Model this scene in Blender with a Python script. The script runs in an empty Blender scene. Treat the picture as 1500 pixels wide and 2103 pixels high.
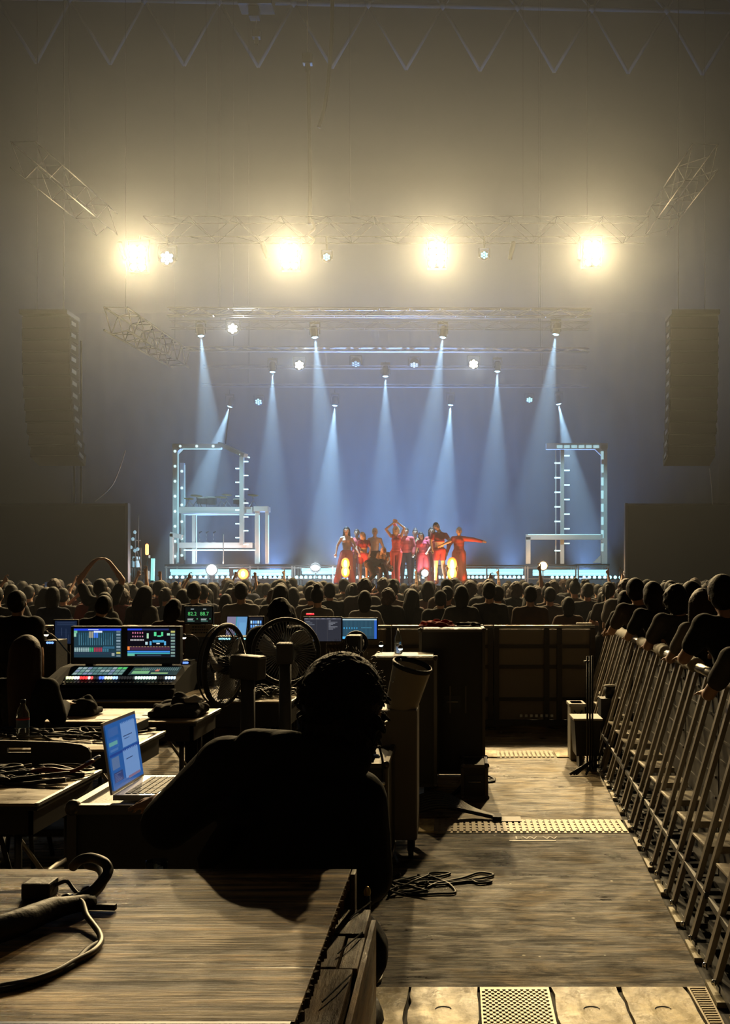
import bpy, bmesh, math, random
from mathutils import Vector, Matrix, Euler
R = math.radians
S = bpy.context.scene
C = S.collection
F = 2100.0            # focal length in pixels of the 1500 px wide frame
H = 1.67              # camera height
PX, PY = 940.0, 1197.0

# ------------------------------------------------------------------ camera
cam_d = bpy.data.cameras.new('camera')
cam = bpy.data.objects.new('camera', cam_d); C.objects.link(cam)
cam.location = (0, 0, H); cam.rotation_euler = (R(90), 0, 0)
cam_d.sensor_fit = 'HORIZONTAL'; cam_d.sensor_width = 36
cam_d.lens = F / 1500 * 36
cam_d.shift_x = (750 - PX) / 1500; cam_d.shift_y = (PY - 1051.5) / 1500
cam_d.clip_start = 0.05; cam_d.clip_end = 300
S.camera = cam

# ------------------------------------------------------------------ exposure, renderer
S.view_settings.view_transform = 'Standard'; S.view_settings.look = 'None'
S.view_settings.gamma = 1; S.view_settings.exposure = 0; S.view_settings.use_curve_mapping = False
cy = S.cycles
cy.max_bounces = 4; cy.diffuse_bounces = 2; cy.glossy_bounces = 2; cy.transmission_bounces = 4
cy.volume_bounces = 0; cy.transparent_max_bounces = 8
cy.caustics_reflective = False; cy.caustics_refractive = False
cy.sample_clamp_direct = 0; cy.sample_clamp_indirect = 4

# ------------------------------------------------------------------ world: dark hall full of stage haze
W = bpy.data.worlds.new('hall_air'); S.world = W; W.use_nodes = True
wn = W.node_tree.nodes; wl = W.node_tree.links
wn.clear()
wo = wn.new('ShaderNodeOutputWorld'); wb = wn.new('ShaderNodeBackground')
wb.inputs['Color'].default_value = (0.5, 0.5, 0.6, 1); wb.inputs['Strength'].default_value = 0.0
wl.new(wb.outputs[0], wo.inputs['Surface'])

# haze: thin forward scattering haze in the hall from the cross barrier on, thicker haze over the stage
def haze_box(name, label, lo, hi, density, g, col=(1, 1, 1)):
    me = bpy.data.meshes.new(name); bm = bmesh.new(); bmesh.ops.create_cube(bm, size=1)
    c = [(lo[i] + hi[i]) / 2 for i in range(3)]
    for v in bm.verts: v.co = Vector([v.co[i] * (hi[i] - lo[i]) for i in range(3)])
    bm.to_mesh(me); bm.free()
    m = bpy.data.materials.new(name); m.use_nodes = True; nt = m.node_tree; nt.nodes.clear()
    out = nt.nodes.new('ShaderNodeOutputMaterial'); v = nt.nodes.new('ShaderNodeVolumeScatter')
    v.inputs['Density'].default_value = density; v.inputs['Anisotropy'].default_value = g; v.inputs['Color'].default_value = (*col, 1)
    nt.links.new(v.outputs[0], out.inputs['Volume']); me.materials.append(m)
    o = bpy.data.objects.new(name, me); C.objects.link(o); o.location = c
    o['label'] = label; o['category'] = 'haze'; o['kind'] = 'stuff'; return o
haze_box('hall_haze', 'thin warm lit haze filling the hall beyond the cross barrier', (-23.9, 11.5, .02), (19.9, 43.9, 27.4), .0032, .71, (.80, .88, 1.0))
haze_box('stage_haze', 'thicker blue lit haze over the stage', (-16, 28.6, 1.62), (11, 43.5, 13.0), .016, .15)

# light tuning: (power, colour)
BLINDER_W = 5700.0;  BLINDER_C = (1.0, 0.73, 0.36)
BEAM_W = 15000.0;      BEAM_C = (0.42, 0.72, 1.0)
ADDED_FLOOD_W = 3000.0;     ADDED_FLOOD_C = (0.20, 0.42, 1.0)

def P(px, py, Y):
    return Vector(((px - PX) * Y / F, Y, H - (py - PY) * Y / F))
KEY_W = 350.0; KEY_C = (1.0, .86, .74)

# ------------------------------------------------------------------ materials
MATS = {}
def mat(name, col=(.5, .5, .5), rough=.5, metal=0.0, emis=None, power=0.0, bump=None, spec=None, vary=None, alpha=None):
    if name in MATS: return MATS[name]
    m = bpy.data.materials.new(name); m.use_nodes = True
    nt = m.node_tree; b = nt.nodes['Principled BSDF']
    b.inputs['Base Color'].default_value = (*col, 1)
    b.inputs['Roughness'].default_value = rough; b.inputs['Metallic'].default_value = metal
    if spec is not None: b.inputs['Specular IOR Level'].default_value = spec
    if emis:
        b.inputs['Emission Color'].default_value = (*emis, 1); b.inputs['Emission Strength'].default_value = power
        m.cycles.emission_sampling = 'NONE'
    if bump or vary:
        tc = nt.nodes.new('ShaderNodeTexCoord'); n = nt.nodes.new('ShaderNodeTexNoise')
        n.inputs['Scale'].default_value = (bump or vary)[0]; n.inputs['Detail'].default_value = 5
        nt.links.new(tc.outputs['Object'], n.inputs['Vector'])
        if bump:
            bp = nt.nodes.new('ShaderNodeBump'); bp.inputs['Strength'].default_value = bump[1]; bp.inputs['Distance'].default_value = .01
            nt.links.new(n.outputs['Fac'], bp.inputs['Height']); nt.links.new(bp.outputs[0], b.inputs['Normal'])
        if vary:
            mx = nt.nodes.new('ShaderNodeMix'); mx.data_type = 'RGBA'
            mx.inputs[6].default_value = (*[c * (1 - vary[1]) for c in col], 1)
            mx.inputs[7].default_value = (*[min(1, c * (1 + vary[1])) for c in col], 1)
            nt.links.new(n.outputs['Fac'], mx.inputs[0]); nt.links.new(mx.outputs[2], b.inputs['Base Color'])
    MATS[name] = m
    return m

def plank_mat(name, dark, light, stretch=(3, 30, 30), rough=(.35, .7), bump=.4, cracks=.0, scuff=0.0, speck=0.0, spec=.5, wearc=.38):
    """worn board: grain along local X, scuffs, dark splits"""
    if name in MATS: return MATS[name]
    m = bpy.data.materials.new(name); m.use_nodes = True
    nt = m.node_tree; N = nt.nodes; L = nt.links; b = N['Principled BSDF']
    tc = N.new('ShaderNodeTexCoord')
    def noise(scale, det=6, st=(1, 1, 1), dist=0, rgh=.6):
        mp = N.new('ShaderNodeMapping'); mp.inputs['Scale'].default_value = st; L.new(tc.outputs['Object'], mp.inputs[0])
        n = N.new('ShaderNodeTexNoise'); n.inputs['Scale'].default_value = scale; n.inputs['Detail'].default_value = det
        n.inputs['Distortion'].default_value = dist; n.inputs['Roughness'].default_value = rgh
        L.new(mp.outputs[0], n.inputs['Vector']); return n.outputs['Fac']
    def ramp(fac, p0, p1, c0=(0, 0, 0, 1), c1=(1, 1, 1, 1)):
        r = N.new('ShaderNodeValToRGB'); r.color_ramp.elements[0].position = p0; r.color_ramp.elements[1].position = p1
        r.color_ramp.elements[0].color = c0; r.color_ramp.elements[1].color = c1; L.new(fac, r.inputs[0]); return r.outputs[0]
    def mix(fac, a, c, mode='MIX'):
        x = N.new('ShaderNodeMix'); x.data_type = 'RGBA'; x.blend_type = mode
        for s, v in ((0, fac), (6, a), (7, c)):
            if hasattr(v, 'links'): L.new(v, x.inputs[s])
            else: x.inputs[s].default_value = v
        return x.outputs[2]
    grain = noise(1.0, 9, stretch, .25, .68)
    fine = noise(4.0, 6, stretch, 0, .75)
    blotch = noise(2.2, 5, (1, 1, 1))
    g = ramp(grain, .40, .60)
    col = mix(g, (*dark, 1), (*light, 1))
    col = mix(ramp(blotch, .35, .7, (.38, .38, .38, 1), (1.25, 1.2, 1.15, 1)), (0, 0, 0, 1), col)
    wear = ramp(noise(1.0, 8, (stretch[0] * 1.6, stretch[1] * .42, stretch[2] * .42), .6, .72), .43, .60)
    col = mix(wear, (0, 0, 0, 1), col) if False else mix(1.0, col, mix(wear, (wearc, wearc * .96, wearc * .92, 1), (1.25, 1.2, 1.1, 1)), 'MULTIPLY')
    sp0 = N.new('ShaderNodeMapRange'); L.new(mix(.35, wear, g), sp0.inputs[0]); sp0.inputs[3].default_value = spec * .12; sp0.inputs[4].default_value = spec * 1.5
    r0 = N.new('ShaderNodeMapRange'); L.new(mix(.5, grain, blotch), r0.inputs[0])
    r0.inputs[1].default_value = .3; r0.inputs[2].default_value = .7
    r0.inputs[3].default_value = rough[0]; r0.inputs[4].default_value = rough[1]
    height = mix(.5, g, fine)
    if cracks:
        ck = ramp(noise(1.0, 3, (stretch[0] * .35, stretch[1] * .55, 1), .1, .5), .655, .67)
        col = mix(ck, col, (.004, .003, .002, 1)); height = mix(ck, height, (0, 0, 0, 1))
    if scuff:
        sc = ramp(noise(1.0, 8, (9, 9, 9), 2.0, .8), .66, .70)
        col = mix(sc, col, (*[min(1, c * 1.8) for c in light], 1))
    if speck:
        v = N.new('ShaderNodeTexVoronoi'); v.inputs['Scale'].default_value = speck
        L.new(tc.outputs['Object'], v.inputs['Vector'])
        sp = ramp(v.outputs['Distance'], .035, .05, (1, 1, 1, 1), (0, 0, 0, 1))
        col = mix(sp, col, (.85, .80, .62, 1))
    r1_ = N.new('ShaderNodeMapRange'); L.new(blotch, r1_.inputs[0]); r1_.inputs[1].default_value = .38; r1_.inputs[2].default_value = .62
    r1_.inputs[3].default_value = -.5 * (rough[1] - rough[0]); r1_.inputs[4].default_value = .5 * (rough[1] - rough[0])
    ad_ = N.new('ShaderNodeMath'); ad_.operation = 'ADD'; L.new(r0.outputs[0], ad_.inputs[0]); L.new(r1_.outputs[0], ad_.inputs[1]); r0 = ad_
    L.new(col, b.inputs['Base Color']); L.new(r0.outputs[0], b.inputs['Roughness'])
    L.new(sp0.outputs[0], b.inputs['Specular IOR Level'])
    bp = N.new('ShaderNodeBump'); bp.inputs['Strength'].default_value = bump; bp.inputs['Distance'].default_value = .012
    L.new(height, bp.inputs['Height']); L.new(bp.outputs[0], b.inputs['Normal'])
    MATS[name] = m
    return m

def display_mat():
    if 'display' in MATS: return MATS['display']
    m = bpy.data.materials.new('display'); m.use_nodes = True; nt = m.node_tree
    b = nt.nodes['Principled BSDF']; b.inputs['Base Color'].default_value = (.01, .01, .01, 1); b.inputs['Roughness'].default_value = .3
    at = nt.nodes.new('ShaderNodeVertexColor'); at.layer_name = 'Col'
    nt.links.new(at.outputs[0], b.inputs['Emission Color']); b.inputs['Emission Strength'].default_value = 1.0
    m.cycles.emission_sampling = 'NONE'
    MATS['display'] = m
    return m

BLK = mat('black_paint', (.012, .012, .013), .55, bump=(60, .2))
BLKG = mat('black_gloss', (.01, .01, .012), .25)
RUB = mat('black_rubber', (.014, .013, .012), .5)
DGR = mat('dark_grey_metal', (.06, .06, .062), .45, .6)
STEEL = mat('brushed_steel', (.42, .40, .37), .38, .9)
ALU = mat('dull_aluminium', (.50, .50, .50), .42, .85)
CHROME = mat('chrome', (.75, .75, .75), .15, 1)
WHT = mat('off_white_plastic', (.55, .53, .48), .5)
SKIN = mat('skin', (.42, .25, .17), .55)
SKIN2 = mat('tan_skin', (.50, .33, .22), .5)
HAIR = mat('black_hair', (.010, .008, .007), .65, bump=(90, .35), spec=.22)
HAIRB = mat('brown_hair', (.035, .015, .008), .6, bump=(90, .4), spec=.3)
HAIRY = mat('blond_hair', (.62, .46, .26), .45, bump=(90, .5))
HAIRW = mat('bleached_hair', (.8, .76, .68), .5, bump=(90, .5))

# ------------------------------------------------------------------ mesh builder
class MB:
    def __init__(s): s.bm = bmesh.new(); s.mi = 0; s.mats = []
    def m(s, material):
        if material not in s.mats: s.mats.append(material)
        s.mi = s.mats.index(material); return s
    def _new(s, faces):
        for f in faces: f.material_index = s.mi
    def hexa(s, p):                         # 8 corners: bottom 4 ccw then top 4
        v = [s.bm.verts.new(q) for q in p]
        s._new([s.bm.faces.new([v[i] for i in f]) for f in ((3, 2, 1, 0), (4, 5, 6, 7), (0, 1, 5, 4), (1, 2, 6, 5), (2, 3, 7, 6), (3, 0, 4, 7))])
        return s
    def box(s, a, b, rot=None, bev=0.0):
        c = Vector([(a[i] + b[i]) / 2 for i in range(3)]); h = [abs(b[i] - a[i]) / 2 for i in range(3)]
        M = Matrix.Translation(c)
        if rot is not None: M = M @ (rot.to_4x4() if isinstance(rot, Matrix) else Euler(rot).to_matrix().to_4x4())
        r = bmesh.ops.create_cube(s.bm, size=2, matrix=M @ Matrix.Diagonal((*h, 1)))
        fs = {f for v in r['verts'] for f in v.link_faces}; s._new(fs)
        if bev:
            es = {e for v in r['verts'] for e in v.link_edges}
            q = bmesh.ops.bevel(s.bm, geom=list(es), offset=bev, segments=2, affect='EDGES', profile=.6)
            s._new(q['faces'])
        return s
    def tube(s, pts, r, n=8, r1=None, cap=True, closed=False):
        pts = [Vector(p) for p in pts]
        k = len(pts); rings = []
        for i, p in enumerate(pts):
            if closed: d = pts[(i + 1) % k] - pts[i - 1]
            else: d = (pts[min(i + 1, k - 1)] - pts[max(i - 1, 0)])
            if d.length < 1e-9: d = Vector((0, 0, 1))
            d.normalize()
            if i == 0:
                a = Vector((0, 0, 1)) if abs(d.z) < .9 else Vector((1, 0, 0))
                u = d.cross(a).normalized()
            else:
                u = (u - d * u.dot(d))
                u = u.normalized() if u.length > 1e-6 else d.orthogonal().normalized()
            w = d.cross(u)
            rr = r if r1 is None else r + (r1 - r) * i / max(1, k - 1)
            if isinstance(r, (list, tuple)): rr = r[i]
            rings.append([s.bm.verts.new(p + (u * math.cos(2 * math.pi * j / n) + w * math.sin(2 * math.pi * j / n)) * rr) for j in range(n)])
        fs = []
        for i in range(k if closed else k - 1):
            A, B = rings[i], rings[(i + 1) % k]
            for j in range(n): fs.append(s.bm.faces.new((A[j], A[(j + 1) % n], B[(j + 1) % n], B[j])))
        if cap and not closed:
            fs.append(s.bm.faces.new(rings[0][::-1])); fs.append(s.bm.faces.new(rings[-1]))
        for f in fs: f.smooth = n > 5
        s._new(fs); return s
    def bar(s, p0, p1, w, h=None):          # rectangular bar
        p0, p1 = Vector(p0), Vector(p1); h = h or w
        d = p1 - p0; q = d.to_track_quat('Y', 'Z').to_matrix().to_4x4()
        M = Matrix.Translation((p0 + p1) / 2) @ q @ Matrix.Diagonal((w, d.length, h, 1))
        r = bmesh.ops.create_cube(s.bm, size=1, matrix=M)
        s._new({f for v in r['verts'] for f in v.link_faces}); return s
    def lathe(s, prof, c=(0, 0, 0), axis=(0, 0, 1), n=24, smooth=True):
        q = Vector(axis).to_track_quat('Z', 'Y').to_matrix(); c = Vector(c)
        rings = []
        for r, z in prof:
            if r < 1e-6: rings.append([s.bm.verts.new(c + q @ Vector((0, 0, z)))])
            else: rings.append([s.bm.verts.new(c + q @ Vector((r * math.cos(2 * math.pi * j / n), r * math.sin(2 * math.pi * j / n), z))) for j in range(n)])
        fs = []
        for A, B in zip(rings, rings[1:]):
            if len(A) == 1 and len(B) == 1: continue
            for j in range(n):
                if len(A) == 1: fs.append(s.bm.faces.new((A[0], B[(j + 1) % n], B[j])))
                elif len(B) == 1: fs.append(s.bm.faces.new((A[j], A[(j + 1) % n], B[0])))
                else: fs.append(s.bm.faces.new((A[j], A[(j + 1) % n], B[(j + 1) % n], B[j])))
        for f in fs: f.smooth = smooth
        s._new(fs); return s
    def ell(s, c, rx, ry, rz, rot=None, n=14):
        M = Matrix.Translation(Vector(c))
        if rot: M = M @ Euler(rot).to_matrix().to_4x4()
        r = bmesh.ops.create_uvsphere(s.bm, u_segments=n, v_segments=max(6, n * 2 // 3), radius=1, matrix=M @ Matrix.Diagonal((rx, ry, rz, 1)))
        fs = {f for v in r['verts'] for f in v.link_faces}
        for f in fs: f.smooth = True
        s._new(fs); return s
    def cap(s, p0, p1, r0, r1=None, n=12):  # tapered capsule
        p0, p1 = Vector(p0), Vector(p1); r1 = r0 if r1 is None else r1
        d = p1 - p0; L = max(d.length, 1e-5); d = d / L
        pts, rr = [], []
        for t in (-90, -60, -30): pts.append(p0 + d * r0 * math.sin(R(t))); rr.append(max(1e-4, r0 * math.cos(R(t))))
        pts.append(p0); rr.append(r0); pts.append(p1); rr.append(r1)
        for t in (30, 60, 90): pts.append(p1 + d * r1 * math.sin(R(t))); rr.append(max(1e-4, r1 * math.cos(R(t))))
        return s.tube(pts, rr, n)
    def prism(s, poly, a, b, axis=1):       # polygon (2D) extruded along an axis from a to b
        def mk(p, t):
            q = list(p); q.insert(axis, t); return s.bm.verts.new(q)
        A = [mk(p, a) for p in poly]; B = [mk(p, b) for p in poly]; n = len(poly)
        fs = [s.bm.faces.new(A), s.bm.faces.new(B[::-1])]
        for i in range(n): fs.append(s.bm.faces.new((A[i], B[i], B[(i + 1) % n], A[(i + 1) % n])))
        s._new(fs); return s
    def build(s, name, material=None, parent=None, normals=True):
        if normals: bmesh.ops.recalc_face_normals(s.bm, faces=s.bm.faces)
        me = bpy.data.meshes.new(name)
        if parent is not None:
            off = parent.location.copy(); q = parent.parent
            while q is not None: off += q.location; q = q.parent
            bmesh.ops.translate(s.bm, verts=s.bm.verts, vec=-off)
        s.bm.to_mesh(me); s.bm.free()
        for mm in ([material] if material else s.mats): me.materials.append(mm)
        if material: me.polygons.foreach_set('material_index', [0] * len(me.polygons))
        o = bpy.data.objects.new(name, me); C.objects.link(o)
        if parent is not None: o.parent = parent
        return o

def tag(o, label=None, cat=None, group=None, kind=None):
    if label: o['label'] = label
    if cat: o['category'] = cat
    if group: o['group'] = group
    if kind: o['kind'] = kind
    return o
def thing(name, label, cat, loc=(0, 0, 0), group=None):
    o = bpy.data.objects.new(name, None); C.objects.link(o); o.location = loc
    o.empty_display_size = .05
    return tag(o, label, cat, group)
def copy_tree(o, parent=None):
    c = o.copy(); C.objects.link(c)
    if parent is not None: c.parent = parent
    for ch in list(o.children): copy_tree(ch, c)
    return c
def solo(mb, name, material, label, cat, loc=None, group=None):
    """a thing that is one mesh, origin moved to loc"""
    if loc is not None: bmesh.ops.translate(mb.bm, verts=mb.bm.verts, vec=-Vector(loc))
    o = mb.build(name, material)
    if loc is not None: o.location = loc
    return tag(o, label, cat, group)
def light(kind, name, loc, tgt, w, c, ang=60, blend=.3, r=.05, parent=None):
    d = bpy.data.lights.new(name, kind); d.energy = w; d.color = c; d.shadow_soft_size = r
    if kind == 'SPOT': d.spot_size = R(ang); d.spot_blend = blend
    o = bpy.data.objects.new(name, d); C.objects.link(o)
    loc = Vector(loc)
    o.rotation_euler = (Vector(tgt) - loc).to_track_quat('-Z', 'Y').to_euler() if tgt is not None else (0, 0, 0)
    if parent is not None: o.parent = parent; loc = loc - parent.location
    o.location = loc
    return o
def curve_pts(ctrl, n=8):
    """Catmull-Rom through control points"""
    c = [Vector(p) for p in ctrl]; c = [c[0]] + c + [c[-1]]; out = []
    for i in range(1, len(c) - 2):
        for k in range(n):
            t = k / n
            out.append(.5 * ((2 * c[i]) + (c[i + 1] - c[i - 1]) * t + (2 * c[i - 1] - 5 * c[i] + 4 * c[i + 1] - c[i + 2]) * t * t + (3 * c[i] - c[i - 1] - 3 * c[i + 1] + c[i + 2]) * t ** 3))
    out.append(c[-2]); return out

def display(name, o, u, v, items, parent, base=(.01, .015, .03), lift=.0006):
    """flat lit screen: o = lower-left corner, u/v = width/height vectors; items (u0,v0,u1,v1,(r,g,b))"""
    o, u, v = Vector(o), Vector(u), Vector(v); n = u.cross(v).normalized()
    bm = bmesh.new(); cl = bm.loops.layers.float_color.new('Col')
    lay = 0
    for (a, b, c, d, col) in [(0, 0, 1, 1, base)] + list(items):
        off = n * lift * (1 + lay * .02) if lay else n * 0
        f = bm.faces.new([bm.verts.new(o + u * x + v * y + off) for x, y in ((a, b), (c, b), (c, d), (a, d))])
        for l in f.loops: l[cl] = (*col, 1)
        lay += 1
    mb = MB(); mb.bm.free(); mb.bm = bm
    return mb.build(name, display_mat(), parent, normals=False)

def text_obj(name, body, loc, size, rot, material, parent, align='CENTER'):
    cu = bpy.data.curves.new(name, 'FONT'); cu.body = body; cu.size = size; cu.extrude = .0005; cu.align_x = align
    t = bpy.data.objects.new(name, cu); C.objects.link(t); t.data.materials.append(material)
    dg = bpy.context.evaluated_depsgraph_get(); me = bpy.data.meshes.new_from_object(t.evaluated_get(dg)); 
    bpy.data.objects.remove(t); o = bpy.data.objects.new(name, me); C.objects.link(o)
    if not me.materials: me.materials.append(material)
    o.rotation_euler = rot; loc = Vector(loc)
    if parent is not None:
        o.parent = parent; q = parent
        while q is not None: loc -= q.location; q = q.parent
    o.location = loc
    return o

# ------------------------------------------------------------------ organic shapes: union of closed shapes -> one smooth surface
def fuse(mb, voxel, smooth=4, name='m', taper=None):
    me0 = bpy.data.meshes.new('tmp'); mb.bm.to_mesh(me0); mb.bm.free()
    o = bpy.data.objects.new('tmp', me0); C.objects.link(o)
    r = o.modifiers.new('r', 'REMESH'); r.mode = 'VOXEL'; r.voxel_size = voxel
    s = o.modifiers.new('s', 'SMOOTH'); s.factor = .5; s.iterations = smooth
    dg = bpy.context.evaluated_depsgraph_get()
    me = bpy.data.meshes.new_from_object(o.evaluated_get(dg)); me.name = name
    bpy.data.objects.remove(o); bpy.data.meshes.remove(me0)
    me.materials.clear()
    me.polygons.foreach_set('use_smooth', [True] * len(me.polygons))
    me.polygons.foreach_set('material_index', [0] * len(me.polygons))
    return me

# ================================================================== the hall (setting)
def struct(name, mb, m): return tag(mb.build(name, m), kind='structure')
CONC = mat('dark_concrete', (.045, .043, .042), .8, vary=(1.5, .4))
WALLM = mat('dark_wall', (.035, .034, .036), .85)
BLACKD = mat('stage_black_drape', (.022, .023, .03), .95)
struct('floor', MB().box((-24, -8, -.2), (20, 44, -.012)), CONC)
struct('ceiling', MB().box((-24, -8, 27.5), (20, 44, 27.8)), WALLM)
struct('wall_left', MB().box((-24.3, -8, -.2), (-24, 44, 27.8)), WALLM)
struct('wall_right', MB().box((20, -8, -.2), (20.3, 44, 27.8)), WALLM)
struct('wall_back', MB().box((-24, 44, -.2), (20, 44.3, 27.8)), WALLM)
struct('wall_front', MB().box((-24, -8.3, -.2), (20, -8, 27.8)), WALLM)

# roof girder across the hall: chord with V diagonals
g = thing('roof_girder', 'pale triangulated roof girder crossing the top of the hall', 'girder', P(750, 12, 40))
gm = mat('grey_painted_steel', (.07, .07, .07), .8)
nodes = [P(757 + 153.2 * i, 10 + 3.0 * i, 40 + .088 * i) for i in range(-7, 7)]
m = MB()
for a, b in zip(nodes, nodes[1:]): m.tube([a, b], .085, 8)
m.build('top_chord', gm, g)
low = [(a + b) / 2 + Vector((0, .3, -2.35)) for a, b in zip(nodes, nodes[1:])]
for i, q in enumerate(low):
    MB().tube([nodes[i], q], .065, 8).build('diagonal', gm, g)
    MB().tube([q, nodes[i + 1]], .065, 8).build('diagonal', gm, g)
for i, q in enumerate(nodes):
    m = MB(); m.ell(q, .15, .15, .15, n=10); nd_ = m.build('node', gm, g)
    for s_ in (-1, 1): MB().tube([q, q + Vector((s_ * .9, 1.2, 1.9))], .06, 6).build('upper_diagonal', gm, g)

# ================================================================== flown rig
def box_truss(name, label, a, b, s=.45, r=.028, step=None, group=None, m=ALU):
    a, b = Vector(a), Vector(b); d = (b - a); L = d.length; d.normalize()
    t = thing(name, label, 'truss', (a + b) / 2, group)
    side = d.cross(Vector((0, 0, 1))).normalized() * s / 2; up = Vector((0, 0, s / 2))
    for p in (side + up, side - up, -side + up, -side - up):
        MB().tube([a + p, b + p], r, 8).build('chord', m, t)
    step = step or s * 1.1; n = max(2, int(L / step)); w = MB()
    for i in range(n):
        p0, p1 = a + d * L * i / n, a + d * L * (i + 1) / n
        z = 1 if i % 2 else -1
        w.tube([p0 + side - up * z, p1 + side + up * z], r * .55, 5); w.tube([p0 - side - up * z, p1 - side + up * z], r * .55, 5)
        w.tube([p0 + side - up * z, p0 - side - up * z], r * .55, 5); w.tube([p0 + side + up * z, p1 - side + up * z], r * .55, 5)
    w.build('bracing', m, t)
    for f_ in ((.12, .88) if L > 5 else (.5,)):
        q = a + d * L * f_; MB().tube([q + up, Vector((q.x, q.y, 27.45))], .006, 5).build('hoist_chain', BLK, t)
    return t
zt = P(0, 472, 24.2).z; TRM = mat('grey_truss', (.16, .16, .17), .5, .5); DTR = mat('black_truss', (.005, .005, .005), .7, .0, spec=.12); MBK = mat('matte_black', (.007, .007, .008), .8, spec=.15)
box_truss('lighting_truss', 'front box truss carrying the four warm blinder lamps', (P(300, 0, 24.2).x, 24.2, zt), (P(1330, 0, 24.2).x, 24.2, zt), .48, m=DTR, r=.012)
box_truss('lighting_truss', 'side truss running back from upper left above the speakers', (-8.5, 20, 10.05), (-8.3, 24.2, 10.15), .5, m=DTR, r=.013)
box_truss('lighting_truss', 'side truss running back from upper right above the speakers', (4.85, 20, 10.0), (4.7, 24.2, 10.15), .5, m=DTR, r=.013)
ROWS = [(641, 30.5, 345, 1215, .22, 'long bright horizontal truss just under the blinder row'),
        (667, 31.6, 350, 1210, .22, 'truss behind the long bright one, holding four beam lamps'),
        (717, 33.5, 380, 1210, .12, 'thin bright bar truss with square cut ends below the first beam row'),
        (753, 35.0, 418, 1205, .10, 'thin dim pipe truss holding the three middle beam lamps'),
        (791, 37.2, 415, 1210, .10, 'lowest thin pipe truss near the back of the stage')]
for y, Y, x0, x1, s, lb in ROWS:
    a, b = P(x0, y, Y), P(x1, y + 2, Y); box_truss('lighting_truss', lb, a, b, s, .022 if y in (641, 717) else .013, step=.45, m=ALU if y in (641, 717) else TRM)
# raking wing truss on the left with lamps hanging on it
box_truss('lighting_truss', 'wing truss raking down into the haze at the left of the stage', P(238, 655, 27), P(372, 738, 35), .6, .03, m=DTR)
# back drape
def drape(name, label, x0, x1, Y, z0, z1, mm, amp=.10, n=90):
    m = MB(); fr = []
    for i in range(n + 1):
        x = x0 + (x1 - x0) * i / n; y = Y + amp * math.sin(i * 1.9) + .04 * math.sin(i * .7)
        fr.append((x, y))
    for (xa, ya), (xb, yb) in zip(fr, fr[1:]):
        v = [m.bm.verts.new(p) for p in ((xa, ya, z0), (xb, yb, z0), (xb, yb, z1), (xa, ya, z1))]
        m._new([m.bm.faces.new(v)])
    bmesh.ops.remove_doubles(m.bm, verts=m.bm.verts, dist=.001)
    for f in m.bm.faces: f.smooth = True
    o = solo(m, name, mm, label, 'curtain', (0.5 * (x0 + x1), Y, z0))
    s = o.modifiers.new('s', 'SOLIDIFY'); s.thickness = .02
    return o
drape('stage_curtain', 'dark pleated backdrop curtain behind the stage in blue light', -15.5, 10.5, 41.0, 0.0, 12.5, BLACKD)

# ---- blinder lamps: 2 x 4 cells in a black frame
cell_m = mat('hot_lamp_cell', (1, .8, .5), .3, emis=(1.0, .60, .26), power=16.0)
halo_m = mat('orange_halo_glow', (1, .5, .2), .3, emis=(1.0, .30, .06), power=2.6)  # glowing ring put in for the orange halo around each cell
def blinder(px, py, Y, lb):
    p = P(px, py, Y); t = thing('blinder_lamp', lb, 'stage lamp', p, 'warm blinder lamps on the front truss')
    w, h = .40, .56
    m = MB(); m.box(p + Vector((-w / 2 - .03, .0, -h / 2 - .03)), p + Vector((w / 2 + .03, .2, h / 2 + .03)), bev=.02)
    m.build('housing', BLK, t)
    m = MB()
    for s in (-1, 1): m.box(p + Vector((s * (w / 2 + .05) - .01, .05, -.05)), p + Vector((s * (w / 2 + .05) + .01, .11, h / 2 + .16)))
    m.box(p + Vector((-w / 2 - .06, .05, h / 2 + .14)), p + Vector((w / 2 + .06, .11, h / 2 + .17)))
    m.tube([p + Vector((0, .08, h / 2 + .15)), Vector((p.x, 23.96, zt - .24))], .025, 8)
    m.build('bracket', BLK, t)
    for i in (-.5, .5):
        for j in range(4):
            c = p + Vector((i * .185, -.02, (j - 1.5) * .138))
            m = MB(); m.lathe([(.0, -.02), (.04, -.018), (.074, 0), (.082, .03)], c, (0, 1, 0), 16); ce_ = m.build('lamp_cell', cell_m, t)
            m = MB(); m.lathe([(.074, -.004), (.102, -.006), (.102, .02), (.074, .02)], c, (0, 1, 0), 16); m.build('halo_ring', halo_m, ce_)
    light('SPOT', 'blinder_light', p + Vector((0, -.12, 0)), (p.x * .55 - .3, 3.0, 1.0), BLINDER_W, BLINDER_C, 146, .45, .16, t)
for x, y, lb in ((283, 530, 'leftmost of the four warm blinder lamps'), (596, 527, 'second from left of the four warm blinder lamps'),
                 (897, 523, 'third from left of the four warm blinder lamps'), (1216, 521, 'rightmost of the four warm blinder lamps')):
    blinder(x, y, 23.8, lb)

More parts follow.
